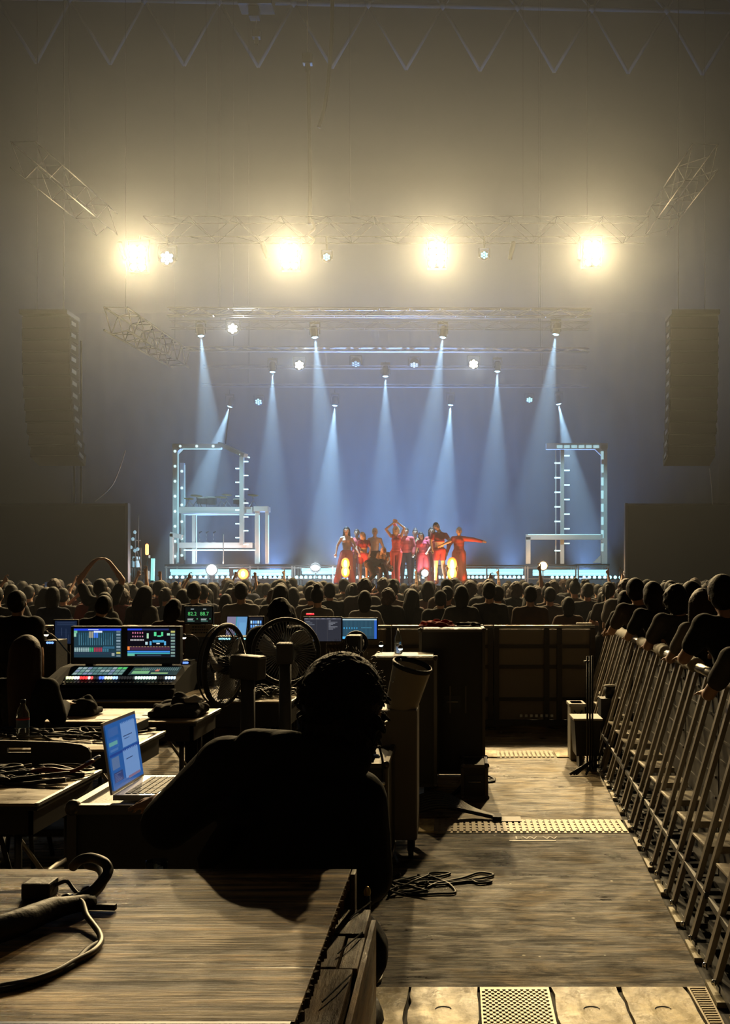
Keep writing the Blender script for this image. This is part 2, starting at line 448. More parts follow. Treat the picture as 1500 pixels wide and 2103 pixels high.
# ---- seven cell wash lamps
def wash(px, py, Y, lb, col, pw, tilt=0, big=.17, on=1.0, lightw=0, lightc=(1, 1, 1)):
    p = P(px, py, Y); t = thing('wash_lamp', lb, 'stage lamp', p)
    ax = Vector((0, -math.cos(tilt), -math.sin(tilt)))
    m = MB(); m.lathe([(0, -.22), (big * .75, -.20), (big * 1.1, -.08), (big * 1.1, 0), (0, 0.001)], p, ax, 20); m.build('head', BLK, t)
    m = MB()
    for s in (-1, 1): m.box(p + Vector((s * big * 1.25 - .012, .03, -.04)), p + Vector((s * big * 1.25 + .012, .09, big * 1.7)))
    m.box(p + Vector((-big * 1.27, .03, big * 1.65)), p + Vector((big * 1.27, .09, big * 1.8)))
    if Y < 25: m.tube([p + Vector((0, .06, big * 1.7)), Vector((p.x, 23.96, zt - .24))], .02, 6)
    m.build('yoke', BLK, t)
    em = mat('lamp_cell_%d_%d' % (px, py), (.6, .7, .7), .3, emis=col, power=pw)
    q = ax.to_track_quat('Z', 'Y').to_matrix()
    for i in range(7):
        off = Vector((0, 0, 0)) if i == 6 else Vector((math.cos(i * math.pi / 3 + .5), math.sin(i * math.pi / 3 + .5), 0)) * big * .62
        m = MB(); m.lathe([(big * .27, .004), (big * .2, .02), (0, .026)], p + q @ off, ax, 12); m.build('lamp_cell', em, t)
    if lightw: light('SPOT', 'wash_light', p + ax * .1, p + ax * 5, lightw, lightc, 150, .8, .12, t)
CY = (.25, .95, 1.0)
wash(343, 530, 24.0, 'white glaring round lamp right of the leftmost blinder', (.9, 1, .98), 14, lightw=110, lightc=(.8, 1, .95))
wash(671, 528, 24.0, 'cyan seven cell lamp between the two middle blinders, nearer the left', CY, 1.3, big=.1)
wash(995, 524, 24.0, 'cyan seven cell lamp between the two right blinders', CY, 1.3, big=.1)
wash(478, 675, 31.4, 'warm white glaring round lamp upper left on the second truss', (1, .93, .66), 16, lightw=150, lightc=(.9, .97, 1))
wash(615, 750, 34.8, 'warm white glaring round lamp left of stage centre', (1, .92, .6), 16, lightw=150, lightc=(.8, .95, 1))
wash(973, 748, 34.8, 'warm white glaring round lamp right of stage centre', (1, .92, .6), 16, lightw=150, lightc=(.8, .95, 1))
wash(531, 825, 37.5, 'dim cyan cell lamp low at left above the tower', (.5, .9, .95), .9, big=.14, tilt=.6)
wash(1088, 821, 37.5, 'small dim green white cell lamp low at right', (.5, 1, .85), 1.0, big=.13, tilt=.8)
wash(851, 749, 34.8, 'unlit tilted lamp head with glint put in as glow, at centre of the middle row', (.7, .8, .8), .5, big=.16, tilt=1.1)  # cell emission stands in for a glint on this switched off lamp
wash(731, 747, 34.8, 'dark unlit lamp head left of centre in the middle row', (.5, .6, .7), .12, big=.16, tilt=1.0)  # unlit cells carry a faint glow in place of reflected light

# ---- narrow beam lamps pointing down
lens_m = mat('beam_lens', (.6, .9, 1), .2, emis=(.45, .85, 1.0), power=4.0)
BEAMS = [(413, 690, 31.6, .095, 'front row, leftmost'), (647, 693, 31.6, .10, 'front row, second from left'), (910, 693, 31.6, -.125, 'front row, third from left'),
         (1142, 687, 31.6, -.13, 'front row, rightmost'), (560, 764, 35.0, .0, 'middle row, left one'), (792, 773, 35.0, .0, 'middle row, centre one'),
         (1022, 763, 35.0, -.03, 'middle row, right one'), (472, 835, 38.0, -.32, 'lowest row, leftmost'), (688, 833, 38.0, -.06, 'lowest row, second from left'),
         (926, 832, 38.0, -.07, 'lowest row, third from left'), (1148, 830, 38.0, .19, 'lowest row, rightmost')]
for px, py, Y, dx, lb in BEAMS:
    p = P(px, py, Y); ax = Vector((dx, -.05, -1)).normalized()
    t = thing('beam_lamp', 'blue white beam lamp pointing down, ' + lb, 'stage lamp', p, 'narrow beam lamps over the stage')
    m = MB(); m.lathe([(0, -.36), (.085, -.35), (.12, -.26), (.11, -.06), (.13, 0), (.11, .005)], p, ax, 18); m.build('head', BLK, t)
    m = MB()
    for s in (-1, 1): m.box(p + Vector((s * .15 - .012, -.03, .08)), p + Vector((s * .15 + .012, .03, .42)))
    m.box(p + Vector((-.16, -.05, .40)), p + Vector((.16, .05, .47)))
    top = {31.6: P(0, 680, 31.6).z, 35.0: P(0, 753, 35).z, 38.0: P(0, 791, 37.2).z}[Y]
    m.tube([p + Vector((0, 0, .45)), Vector((p.x, p.y, max(top, p.z + .5)))], .02, 6); m.build('yoke', BLK, t)
    m = MB(); m.lathe([(.095, .0), (.06, .02), (0, .028)], p, ax, 16); m.build('lens', lens_m, t)
    k = {31.6: 1.0, 35.0: 1.0, 38.0: 1.5}[Y]
    light('SPOT', 'beam_light', p + ax * .06, p + ax * 5, BEAM_W * k, BEAM_C, 17.5 if Y != 38.0 else 19, .45, .03, t)

# ---- added key light on cast and towers: unseen profile spots on the front truss
for x, tx, kw, kc, nm in ((-4.6, -2.6, KEY_W, KEY_C, 'left of centre'), (1.3, -.6, KEY_W, KEY_C, 'right of centre'), (-8.0, -7.9, 2400, (.42, .85, 1.0), 'far left'), (2.9, 3.9, 2000, (.42, .85, 1.0), 'far right')):
    p = Vector((x, 24.35, zt - .42)); tg = Vector((tx, 33.0, 3.6 if abs(tx) > 3 else 2.0)); ax = (tg - p).normalized()
    t = thing('added_profile_spot', 'added unseen small black profile spot on the front truss, ' + nm, 'stage lamp', p)
    m = MB(); m.lathe([(0, -.22), (.05, -.2), (.06, 0), (.045, .18), (.055, .24), (.045, .24)], p, ax, 14); m.build('barrel', MBK, t)
    m = MB(); m.tube([p, p + Vector((0, 0, .2))], .02, 6); m.build('clamp', BLK, t)
    light('SPOT', 'added_profile_light', p + ax * .34, tg, kw, kc, 26, .6, .05, t)

# ---- chains, cables hanging from the roof
def hang(name, label, pts, r, m=BLK, cat='cable'):
    return solo(MB().tube(curve_pts(pts, 8), r, 6), name, m, label, cat, pts[0])
hang('hanging_cable', 'thick dark cable dropping from the roof beside centre and curling left', [P(683, -40, 22), P(682, 60, 22), P(676, 150, 22), P(668, 215, 22), P(655, 262, 22)], .045)
hang('hanging_cable', 'straight thick cable from the hoist down to the front truss', [P(633, 130, 24), P(635, 250, 24), P(637, 380, 24), P(636, 460, 24)], .05)
hang('hanging_cable', 'looped bright cable tail by the second blinder', [P(641, 452, 23.8), P(646, 470, 23.7), P(634, 482, 23.7), P(645, 492, 23.7), P(638, 503, 23.7)], .03, ALU)
for x, y0, y1, Y, lb in ((358, -60, 450, 24, 'thin vertical wire at left of the upper haze'), (1075, -60, 450, 24, 'thin vertical wire at right of the upper haze'), (719, -60, 450, 24, 'thin vertical wire near centre of the upper haze')):
    hang('hanging_wire', lb, [P(x, y0, Y), P(x, y1, Y)], .005, DGR)
for px, py, lb in ((632, 124, 'small chain hoist hanging above the centre cable'), (527, 72, 'tiny chain hoist under the roof girder at left')):
    p = P(px, py, 24.0 if px > 600 else 30); t = thing('chain_hoist', lb, 'hoist', p)
    m = MB(); m.box(p - Vector((.12, .1, .1)), p + Vector((.12, .1, .14)), bev=.03); m.build('motor_body', DGR, t)
    m = MB(); m.tube([p + Vector((0, 0, .1)), p + Vector((0, 0, 2.2 if px < 600 else 6.5))], .012, 6); m.build('chain', ALU, t)
    m = MB(); m.lathe([(.05, -.28), (.07, -.2), (.06, -.1)], p, (0, 0, 1), 10); m.build('chain_bag', BLK, t)
p = P(527, 12, 30); t = thing('roof_rig_box', 'dark cluster of rigging boxes under the roof at upper left', 'rigging', p)
m = MB(); m.box(p - Vector((.5, .3, .1)), p + Vector((.5, .3, .35)), bev=.03); m.box(p + Vector((-.2, -.2, -.4)), p + Vector((.1, .1, -.1)), bev=.02); m.build('box', DGR, t)
m = MB()
for dx in (-.3, -.1, .15, .3): m.box(p + Vector((dx, -.33, .05)), p + Vector((dx + .1, -.29, .09)))
m.build('bright_fitting', ALU, t)

# ---- flown speaker columns
def line_array(cx, lb, lean, Y=27.0, n=12, w=1.25):
    top = 1.67 + (PY - 655) * Y / F; t = thing('speaker_column', lb, 'speakers', (cx, Y, top))
    tilt, y, z = -.02, Y, top; hgt = .315
    for i in range(n):
        M = Matrix.Rotation(-tilt, 3, 'X')
        c = Vector((cx + lean * (i / n) ** 2, y, z)) + M @ Vector((0, 0, -hgt / 2))
        m = MB(); m.box(c - Vector((w / 2, .32, hgt / 2 - .006)), c + Vector((w / 2, .32, hgt / 2 - .006)), rot=M, bev=.015)
        cab = m.build('speaker_cabinet', MBK, t)
        m = MB(); g0 = c + M @ Vector((0, -.335, 0)); m.box(g0 - Vector((w / 2 - .03, .01, hgt / 2 - .03)), g0 + Vector((w / 2 - .03, .01, hgt / 2 - .03)), rot=M)
        go = m.build('grille', MBK, cab)
        m = MB()
        for s in (-1, 1):
            q = c + Vector((s * (w / 2 + .012), -.1, 0)); m.box(q - Vector((.012, .16, .05)), q + Vector((.012, .16, .05)), rot=M)
        m.build('rigging_plate', DGR, cab)
        z -= hgt * math.cos(tilt); y += hgt * math.sin(tilt) * 1.0; tilt += .012 + .0035 * i
    m = MB(); m.box((cx - w / 2, Y - .5, top + .01), (cx + w / 2, Y + .4, top + .12)); m.build('bumper_frame', DGR, t)
    m = MB()
    for s in (-.35, .35): m.tube([(cx + s, Y, top + .1), (cx + s, Y, 27.4)], .012, 6)
    m.build('chain', DGR, t)
    return z
line_array(P(104, 0, 27).x, 'dark curved column of flown loudspeakers at the left', .12)
line_array(P(1421, 0, 27).x, 'dark curved column of flown loudspeakers at the right', -.02)
for x, lb in ((153, 'left one'), (167, 'right one')):
    hang('hanging_cable', 'thin dark cable below the left speaker column, ' + lb, [P(x, 700, 28.5), P(x, 1036, 28.5)], .03)
hang('hanging_cable', 'thin slack line from right speaker column down to the dark screen', [P(1458, 962, 27), P(1462, 1000, 27), P(1464, 1036, 27)], .01, ALU)
hang('hanging_cable', 'curved cable swooping down at left behind the speakers', [P(258, 925, 30), P(245, 965, 30), P(228, 1000, 30), P(195, 1030, 30)], .015, ALU)

# ---- dark side screens left and right of the stage
for x0, x1, y, lb in ((-45, 263, 1038, 'left'), (1285, 1640, 1038, 'right')):
    a, b = P(x0, 0, 27.5).x, P(x1, 0, 27.5).x; z = P(0, y, 27.5).z
    t = thing('side_screen', 'large dark switched off screen at the %s of the stage' % lb, 'screen', ((a + b) / 2, 27.5, 0))
    m = MB(); m.box((a, 27.5, .9), (b, 27.62, z)); m.build('panel', MBK, t)
    m = MB()
    for q in (a + .02, b - .02): m.box((q - .035, 27.44, 0), (q + .035, 27.66, z + .06))
    m.box((a, 27.46, z), (b, 27.66, z + .05)); m.build('frame', DGR, t)
    m = MB()
    for q in [a + (b - a) * i / 4 for i in range(1, 4)]: m.tube([(q, 27.8, 0), (q, 27.8, z)], .03, 6); m.tube([(q, 27.8, z * .6), (q, 29.0, 0)], .03, 6)
    m.build('back_brace', DGR, t)

# ------------------------------------------------------------------ people
def mirror(p, s): return Vector((p[0] * s, p[1], p[2]))
def hand(mb, wrist, d, side, curl=.35, spread=1.0, k=1.0, palm_n=None, fr=.0085):
    """palm, four unequal fingers and a thumb from the side of the palm"""
    d = Vector(d).normalized(); n = Vector(palm_n) if palm_n else (Vector((0, -1, 0)) if abs(d.y) < .8 else Vector((0, 0, -1)))
    n = (n - d * n.dot(d)).normalized(); s = d.cross(n) * side
    w = Vector(wrist)
    mb.cap(w, w + d * .03 * k, .024 * k, .027 * k, 8)
    for i in (-1, 0, 1): mb.cap(w + d * .03 * k + s * i * .016 * k, w + d * .078 * k + s * i * .021 * k, .0155 * k, .0145 * k, 8)
    for i, L in enumerate((.068, .077, .072, .056)):
        off = (-.03 + .02 * i) * k; a = w + d * .082 * k + s * off
        dd = (d + s * (-.12 + .08 * i) * spread).normalized()
        b = a + (dd * math.cos(curl * .5) + n * math.sin(curl * .5)) * L * .5 * k
        c = b + (dd * math.cos(curl * 1.6) + n * math.sin(curl * 1.6)) * L * .5 * k
        mb.cap(a, b, fr * k, fr * .95 * k, 7); mb.cap(b, c, fr * .95 * k, fr * .8 * k, 7)
    a = w + d * .03 * k - s * .026 * k; b = a + (d * .7 - s * .75 + n * .2).normalized() * .036 * k
    c = b + (d * .9 - s * .35 + n * .3).normalized() * .032 * k
    mb.cap(a, b, .0125 * k, .010 * k, 7); mb.cap(b, c, .010 * k, .008 * k, 7)

BASE = dict(pelvis=(0, 0, .96), waist=(0, .0, 1.10), chest=(0, 0, 1.30), neck=(0, 0, 1.46), head=(0, 0, 1.585),
            shl=(-.165, 0, 1.366), shr=(.165, 0, 1.366), ell=(-.215, -.01, 1.13), elr=(.215, -.01, 1.13),
            wrl=(-.225, .04, .89), wrr=(.225, .04, .89), hil=(-.09, 0, .93), hir=(.09, 0, .93),
            knl=(-.10, .01, .50), knr=(.10, .01, .50), anl=(-.11, -.02, .085), anr=(.11, -.02, .085))

def figure(f=1, pose=None, top=(.03, 'short'), legs='trousers', hair='short', voxel=.014, k=1.0, fem=False,
           toes=None, hands=None, sleeves=None, legless=False, bulk=1.0):
    """returns {part: mesh}. f=+1 faces +Y (away from the camera), f=-1 faces the camera"""
    J = {a: Vector(b) for a, b in BASE.items()}
    if fem:
        for q in ('shl', 'shr'): J[q].x *= .87
        for q in ('ell', 'elr', 'wrl', 'wrr'): J[q].x *= .92
    for a, b in (pose or {}).items(): J[a] = Vector(b)
    w = bulk * (.92 if fem else 1.0)
    yv = Vector((0, f, 0))
    parts = {}
    up = (J['neck'] - J['chest']).normalized()
    hd = (J['head'] - J['neck']).normalized()
    b = MB()
    # trunk
    b.ell(J['pelvis'], .155 * w * (1.06 if fem else 1), .105 * w, .11, n=14)
    b.ell(J['waist'], .125 * w, .09 * w, .13, n=14)
    b.ell((J['chest'] + J['waist']) / 2, .14 * w, .10 * w, .13, n=14)
    b.ell(J['chest'], .145 * w, .105 * w, .13, n=14)
    for q in 'lr': b.cap(J['neck'] - up * .045, J['sh' + q] + up * .005, .050, .045 * w, 12)
    if fem:
        for s in (-1, 1): b.ell(J['chest'] + Vector((s * .065, f * .075, -.01)), .055, .05, .055)
    b.cap(J['chest'] + up * .09, J['neck'], .07 * w, .052)
    # neck and head
    b.cap(J['neck'] - hd * .02, J['head'] - hd * .05, .054, .050)
    hc = J['head']
    b.ell(hc + hd * .03, .077, .094, .098); b.ell(hc - hd * .045 + yv * .022, .058, .066, .07)
    b.ell(hc - hd * .075 + yv * .052, .028, .025, .024)                                     # chin
    b.cap(hc + hd * .018 + yv * .09, hc - hd * .018 + yv * .112, .011, .016, 8)               # nose
    b.cap(hc + hd * .03 + yv * .082 + Vector((-.035, 0, 0)), hc + hd * .03 + yv * .082 + Vector((.035, 0, 0)), .016, None, 8)  # brow
    b.cap(hc - hd * .048 + yv * .088 + Vector((-.018, 0, 0)), hc - hd * .048 + yv * .088 + Vector((.018, 0, 0)), .010, None, 8)  # lips
    for s in (-1, 1): b.ell(hc + Vector((s * .080, -f * .005, 0)) - hd * .005, .014, .022, .032)
    # arms
    for s, q in ((-1, 'l'), (1, 'r')):
        sh, el, wr = J['sh' + q], J['el' + q], J['wr' + q]
        b.ell(sh, .062 * w, .06 * w, .06 * w); b.cap(sh, el, .052 * w, .040 * w); b.cap(el, wr, .041 * w, .026)
        b.ell(el * .72 + wr * .28, .042 * w, .042 * w, .042 * w)
        hh = (hands or {}).get(q, {})
        dd = hh.pop('d', wr - el) if hh else wr - el
        hand(b, wr, dd, s, **(hh or {}))
    # legs
    if not legless:
        for s, q in ((-1, 'l'), (1, 'r')):
            hi, kn, an = J['hi' + q], J['kn' + q], J['an' + q]
            b.cap(hi, kn, .088 * w, .056 * w); b.ell(kn, .058 * w, .06 * w, .06); b.cap(kn, an, .052 * w, .036)
            b.ell(kn * .7 + an * .3 - yv * .012, .054 * w, .056 * w, .10)
            b.cap(an + Vector((0, 0, -.04)) - yv * .03, an + Vector((0, 0, -.05)) + yv * .13, .034, .026)
    parts['body'] = fuse(b, voxel, 4, 'person_body')
    # shirt / jacket
    if top:
        th, kind = top[0], top[1]; t = MB()
        if kind != 'crop':
            t.ell(J['pelvis'] + Vector((0, 0, .05)), (.158 + th) * w, (.108 + th) * w, .105)
            t.ell(J['waist'], (.135 + th) * w, (.095 + th) * w, .14)
        t.ell((J['chest'] + J['waist']) / 2, (.142 + th) * w, (.102 + th) * w, .12 if kind != 'crop' else .05)
        t.ell(J['chest'], (.145 + th) * w, (.105 + th) * w, .13)
        for q in 'lr': t.cap(J['neck'] - up * .052, J['sh' + q] + up * .004, .052 + th * .6, (.047 + th * .8) * w)
        t.cap(J['chest'] + up * .06, J['neck'] - hd * .045, .08 + th, .052 + th * .7)
        if fem:
            for s in (-1, 1): t.ell(J['chest'] + Vector((s * .065, f * .075, -.01)), .055 + th, .052 + th, .055 + th)
        fr = {'short': .60, 'long': 2.0, 'none': 0, 'crop': .5, 'robe': 2.0, 'oneleft': 0}[kind]
        for q in 'lr':
            sh, el, wr = J['sh' + q], J['el' + q], J['wr' + q]
            if fr > 0:
                t.ell(sh, (.062 + th) * w, (.06 + th) * w, (.06 + th) * w)
                e = sh.lerp(el, min(1, fr)); t.cap(sh, e, (.055 + th) * w, (.048 + th) * w)
                if fr > 1: t.cap(el, el.lerp(wr, .93), (.043 + th) * w, .031 + th * .8)
        if kind == 'robe':
            for q in 'lr':
                hi, kn, an = J['hi' + q], J['kn' + q], J['an' + q]
                t.cap(hi, kn, .125, .115); t.cap(kn, an + Vector((0, 0, .12)), .115, .13)
        parts['shirt' if kind != 'robe' else 'robe'] = fuse(t, voxel, 5, 'shirt')
    # trousers
    if legs and not legless:
        t = MB(); th = .018
        t.ell(J['pelvis'] - Vector((0, 0, .01)), .168 * w, .12 * w, .115)
        for q in 'lr':
            hi, kn, an = J['hi' + q], J['kn' + q], J['an' + q]
            if legs == 'shorts': t.cap(hi, hi.lerp(kn, .45), .105 * w, .098 * w)
            elif legs == 'skirt': t.cap(hi, kn, .12 * w, .15 * w)
            elif legs == 'wide': t.cap(hi, kn, .11 * w, .10 * w); t.cap(kn, an + Vector((0, 0, .02)), .10 * w, .105)
            else: t.cap(hi, kn, (.09 + th) * w, (.06 + th) * w); t.cap(kn, an + Vector((0, 0, .01)), (.058 + th) * w, .055)
        parts['skirt' if legs == 'skirt' else 'trousers'] = fuse(t, voxel, 4, 'trousers')
        t = MB()
        for q in 'lr':
            an = J['an' + q]
            t.cap(an + Vector((0, 0, -.04)) - yv * .03, an + Vector((0, 0, -.045)) + yv * .14, .043, .036)
            t.cap(an + Vector((0, 0, -.02)), an + Vector((0, 0, .03)), .045, .042)
        parts['shoes'] = fuse(t, voxel, 3, 'shoes')
    # hair
    if hair:
        t = MB(); c = hc + hd * .035 - yv * .012
        t.ell(c, .088, .105, .103)
        if hair == 'short': t.ell(c - hd * .035 - yv * .02, .087, .088, .09)
        if hair == 'puffy':
            rr = random.Random(5)
            t.ell(c - hd * .02, .103, .112, .118); t.ell(c - hd * .075 - yv * .025, .088, .085, .085)
            for i in range(70):
                a, e = rr.uniform(0, 2 * math.pi), rr.uniform(-.7, 1.5)
                d = Vector((math.cos(a) * math.cos(e), math.sin(a) * math.cos(e), math.sin(e)))
                if (d.y * f) > .55 and d.z < .4: continue
                q = c - hd * .02 + Vector((d.x * .098, d.y * .107, d.z * .112))
                t.cap(q, q + d * rr.uniform(.006, .016) + Vector((rr.uniform(-.012, .012), rr.uniform(-.012, .012), -.012)), .016, .007, 6)
        if hair == 'bob': t.ell(c - hd * .05 - yv * .02, .102, .095, .12); t.cap(c - hd * .04 - yv * .03, c - hd * .13 - yv * .03, .09, .085)
        if hair in ('long', 'verylong'):
            L = .36 if hair == 'long' else .5
            t.cap(c - yv * .02, c - hd * .16 - yv * .045, .097, .095)
            t.cap(c - hd * .16 - yv * .045, c - hd * .16 - yv * .075 - Vector((0, 0, L - .16)), .094, .07)
            for s in (-1, 1): t.cap(c + Vector((s * .06, -f * .02, 0)), c + Vector((s * .085, -f * .05, -L * .8)), .045, .035)
        if hair == 'pony':
            t.ell(c - hd * .02 - yv * .015, .088, .09, .095)
            t.cap(c + hd * .03 - yv * .10, c - hd * .05 - yv * .135, .03, .035); t.cap(c - hd * .05 - yv * .135, c - hd * .2 - yv * .12, .035, .018)
        if hair == 'bun': t.ell(c + hd * .10 - yv * .03, .045, .045, .042); t.ell(c - hd * .03 - yv * .01, .087, .085, .09)
        if hair == 'cap':
            t.cap(c + hd * .045, c + hd * .045, .09); t.cap(c + hd * .035 + yv * .09, c + hd * .02 + yv * .15, .05, .045)
            t.ell(c - hd * .035 - yv * .02, .087, .088, .09)
        me = fuse(t, min(voxel, .011), 2, 'hair')
        # keep the face clear
        bm = bmesh.new(); bm.from_mesh(me)
        zap = [v for v in bm.verts if (v.co - hc).dot(yv) > .035 and (v.co - hc).dot(hd) < .045 and hair != 'cap' and abs(v.co.x - hc.x) < .13]
        if hair == 'cap': zap = [v for v in bm.verts if (v.co - hc).dot(yv) > .035 and (v.co - hc).dot(hd) < .03]
        bmesh.ops.delete(bm, geom=zap, context='VERTS'); bm.to_mesh(me); bm.free()
        parts['hair'] = me
    return parts, J

def mk_person(name, label, parts, mats, loc=(0, 0, 0), rz=0, group=None, face=None, f=1, sc=1.0, cat='person'):
    o = bpy.data.objects.new(name, parts['body']); C.objects.link(o)
    if not parts['body'].materials: parts['body'].materials.append(mats['body'])
    o.location = loc; o.rotation_euler = (0, 0, rz); o.scale = (sc, sc, sc); tag(o, label, cat, group)
    for p, me in parts.items():
        if p == 'body': continue
        if not me.materials: me.materials.append(mats[p])
        c = bpy.data.objects.new(p, me); C.objects.link(c); c.parent = o
    if face is not None:
        hc, hd = face; yv = Vector((0, f, 0))
        for s in (-1, 1):
            m = MB(); m.ell(hc + hd * .008 + yv * .092 + Vector((s * .032, 0, 0)), .012, .006, .007, n=8)
            e = m.build('eye', BLKG); e.parent = o
        m = MB(); m.ell(hc - hd * .048 + yv * .098, .022, .005, .007, n=8); e = m.build('mouth', mat('lips', (.35, .07, .06), .4)); e.parent = o
    return o

def cloth(name, col, rough=.85): return mat(name, col, rough, bump=(35, .25), spec=.25)
CL = [cloth('black_cotton', (.014, .014, .015)), cloth('charcoal_cotton', (.035, .033, .034)), cloth('grey_cotton', (.06, .055, .055)),
      cloth('white_cotton', (.15, .14, .135)), cloth('navy_cotton', (.016, .022, .05)), cloth('brown_cotton', (.07, .04, .025)),
      cloth('beige_cotton', (.09, .07, .05)), cloth('maroon_cotton', (.10, .015, .015))]

# ================================================================== stage
SY0, SY1 = 29.0, 41.0; SZ = 1.60
deck_m = mat('stage_deck', (.05, .05, .055), .35, bump=(8, .1))
x0, x1 = -10.5, 5.2
t = thing('stage', 'black main stage platform behind the crowd', 'stage', (-2.6, 29, 0))
MB().box((x0, SY0, SZ - .12), (x1, SY1 - .3, SZ)).build('deck', deck_m, t)
MB().box((x0 + .05, SY0 + .05, 0), (x1 - .05, SY0 + .1, SZ - .12)).build('fascia', BLACKD, t)
for i in range(9):
    for y in (SY0 + .4, SY1 - 1):
        q = x0 + .3 + (x1 - x0 - .6) * i / 8; MB().tube([(q, y, 0), (q, y, SZ - .12)], .04, 8).build('leg', DGR, t)

# ---- lit grated risers running along the back of the stage
RY = 33.0
def riser(pxa, pxb, py, lb, Y=RY, dep=1.4):
    a, b = P(pxa, 0, Y).x, P(pxb, 0, Y).x; z = P(0, py, Y).z
    t = thing('riser', lb, 'platform', ((a + b) / 2, Y, SZ))
    MB().box((a, Y, z - .05), (b, Y + dep, z), bev=.008).build('platform_top', DGR, t)
    n = max(1, round((b - a) / 1.2))
    for i in range(n + 1):
        q = a + .04 + (b - a - .08) * i / n
        MB().bar((q, Y + .05, SZ), (q, Y + .05, z - .05), .045).build('leg', ALU, t)
        MB().bar((q, Y + dep - .05, SZ), (q, Y + dep - .05, z - .05), .045).build('leg', ALU, t)
    m = MB(); m.bar((a, Y + .04, z - .10), (b, Y + .04, z - .10), .03); m.bar((a, Y + .04, SZ + .2), (b, Y + .04, SZ + .2), .02)
    m.build('rail', ALU, t)
riser(338, 602, 1159, 'left raised riser under the left tower with white lit underside')
riser(602, 1082, 1160, 'centre low riser with a row of bright bulbs below')
riser(1186, 1253, 1158, 'right end riser under the right tower post')
riser(1082, 1186, 1160, 'riser between centre and right end, orange lamp above it')
# rows of bulbs beneath
bulb_w = mat('cyan_white_bulb', (.8, 1, 1), .3, emis=(.35, .88, 1.0), power=2.6)
bulb_y = mat('glare_white_bulb', (1, 1, 1), .3, emis=(.8, .95, 1.0), power=18.0)
bulb_o = mat('orange_flame_bulb', (1, .4, .1), .3, emis=(1.0, .17, .02), power=1.4)
core_m = mat('lamp_core', (1, 1, .8), .3, emis=(1.0, .8, .5), power=12.0)
rnd = random.Random(3)
def strip_lamp(xa, xb, y, z, n, lb, hid=''):
    a, b = P(xa, 0, y).x, P(xb, 0, y).x
    t = thing('bulb_strip', lb, 'stage lamp', ((a + b) / 2, y, z))
    MB().box((a, y, z - .05), (b, y + .08, z)).build('batten', BLK, t)
    for i in range(n):
        q = a + (b - a) * (i + .5) / n; m = MB(); m.ell((q, y - .01, z + .04), .055, .04, .055, n=10); m.build('bulb', bulb_w, t)
k = 0
for xa, xb, n, nm in ((345, 430, 7, 'left end, under the left tower'), (440, 520, 7, 'left part, right of the white glare'), (530, 600, 7, 'under the right edge of the left tower'), (605, 690, 9, 'left of the dancers'),
                  (880, 925, 5, 'behind the right group of dancers'), (950, 1010, 7, 'right of the dancers'), (1015, 1080, 7, 'before the right tower'), (1130, 1190, 6, 'beneath the right tower'), (1195, 1280, 8, 'right end of the stage'),
                  (730, 800, 7, 'between the two dancer groups'), (805, 875, 7, 'behind the centre dancers')):
    strip_lamp(xa, xb, RY + .35, P(0, 1188, RY).z, n, 'row of cyan white bulbs on the deck, ' + nm)
    k += 1
# fluorescent-like bright bars lying further back under the riser
for xa, xb, yy, nm in ((350, 470, 1172, 'far left'), (480, 600, 1173, 'left'), (620, 700, 1170, 'left of centre'), (780, 880, 1171, 'centre'), (955, 1075, 1171, 'right of centre'), (1095, 1250, 1173, 'right end')):
    a, b = P(xa, yy, RY + 1.2), P(xb, yy, RY + 1.2)
    t = thing('light_bar', 'cool white light bar under the risers, ' + nm, 'stage lamp', (a + b) / 2)
    m = MB(); m.box(a + Vector((0, .02, -.04)), b + Vector((0, .08, .04))); m.build('batten', ALU, t)
    tm_ = mat('cool_tube', (1, 1, 1), .3, emis=(.32, .80, 1), power=1.5); MB().tube([a, b], .05, 10).build('tube', tm_, t)
    dz_ = Vector((0, .1, -.10)); MB().tube([a + dz_, b + dz_], .055, 10).build('tube', tm_, t); MB().box(a + Vector((0, .14, -.14)), b + Vector((0, .2, -.06))).build('batten', ALU, t)  # second tube and batten added to fill in the lit haze below the risers
    m = MB()
    for q in (a, b): m.box(q + Vector((-.02, .08, SZ - a.z)), q + Vector((.02, .12, .02)))
    m.build('stand', BLK, t)
# glaring lamps among them
def glare(px, py, Y, r, mm, lb, lw, lc, tall=1.0, n=1):
    p = P(px, py, Y); t = thing('floor_lamp_head', lb, 'stage lamp', p)
    m = MB(); m.lathe([(0, .16), (r * .8, .15), (r * 1.25, .02), (r * 1.25, -.02), (r * 1.12, -.02)], p, (0, 1, 0), 16); m.build('reflector', BLK, t)
    for i in range(n):
        m = MB(); m.ell(p + Vector((0, -.01, (i - (n - 1) / 2) * r * 2.0)), r, .05, r * tall, n=14); m.build('bulb', mm, t)
        if mm is bulb_o: m = MB(); m.ell(p + Vector((0, -.045, (i - (n - 1) / 2) * r * 2.0)), r * .34, .03, r * tall * .6, n=10); m.build('filament', core_m, t)
    m = MB(); m.tube([p + Vector((0, .08, -r)), Vector((p.x, p.y + .08, SZ))], .02, 6); m.box((p.x - .12, p.y, SZ), (p.x + .12, p.y + .2, SZ + .02)); m.build('stand', BLK, t)
    light('POINT', 'glare_light', p + Vector((0, -.22, 0)), None, lw, lc, r=.06, parent=t)
glare(435, 1170, RY - .3, .16, bulb_y, 'white glaring lamp on deck below the left tower', 70, (.8, .92, 1))
glare(648, 1166, RY - .3, .14, bulb_y, 'white glaring lamp on deck left of the dancers', 120, (.75, .92, 1), tall=.6)
glare(873, 1177, 30.6, .10, bulb_y, 'white glaring lamp at feet of the centre dancers', 20, (.85, 1, .95))
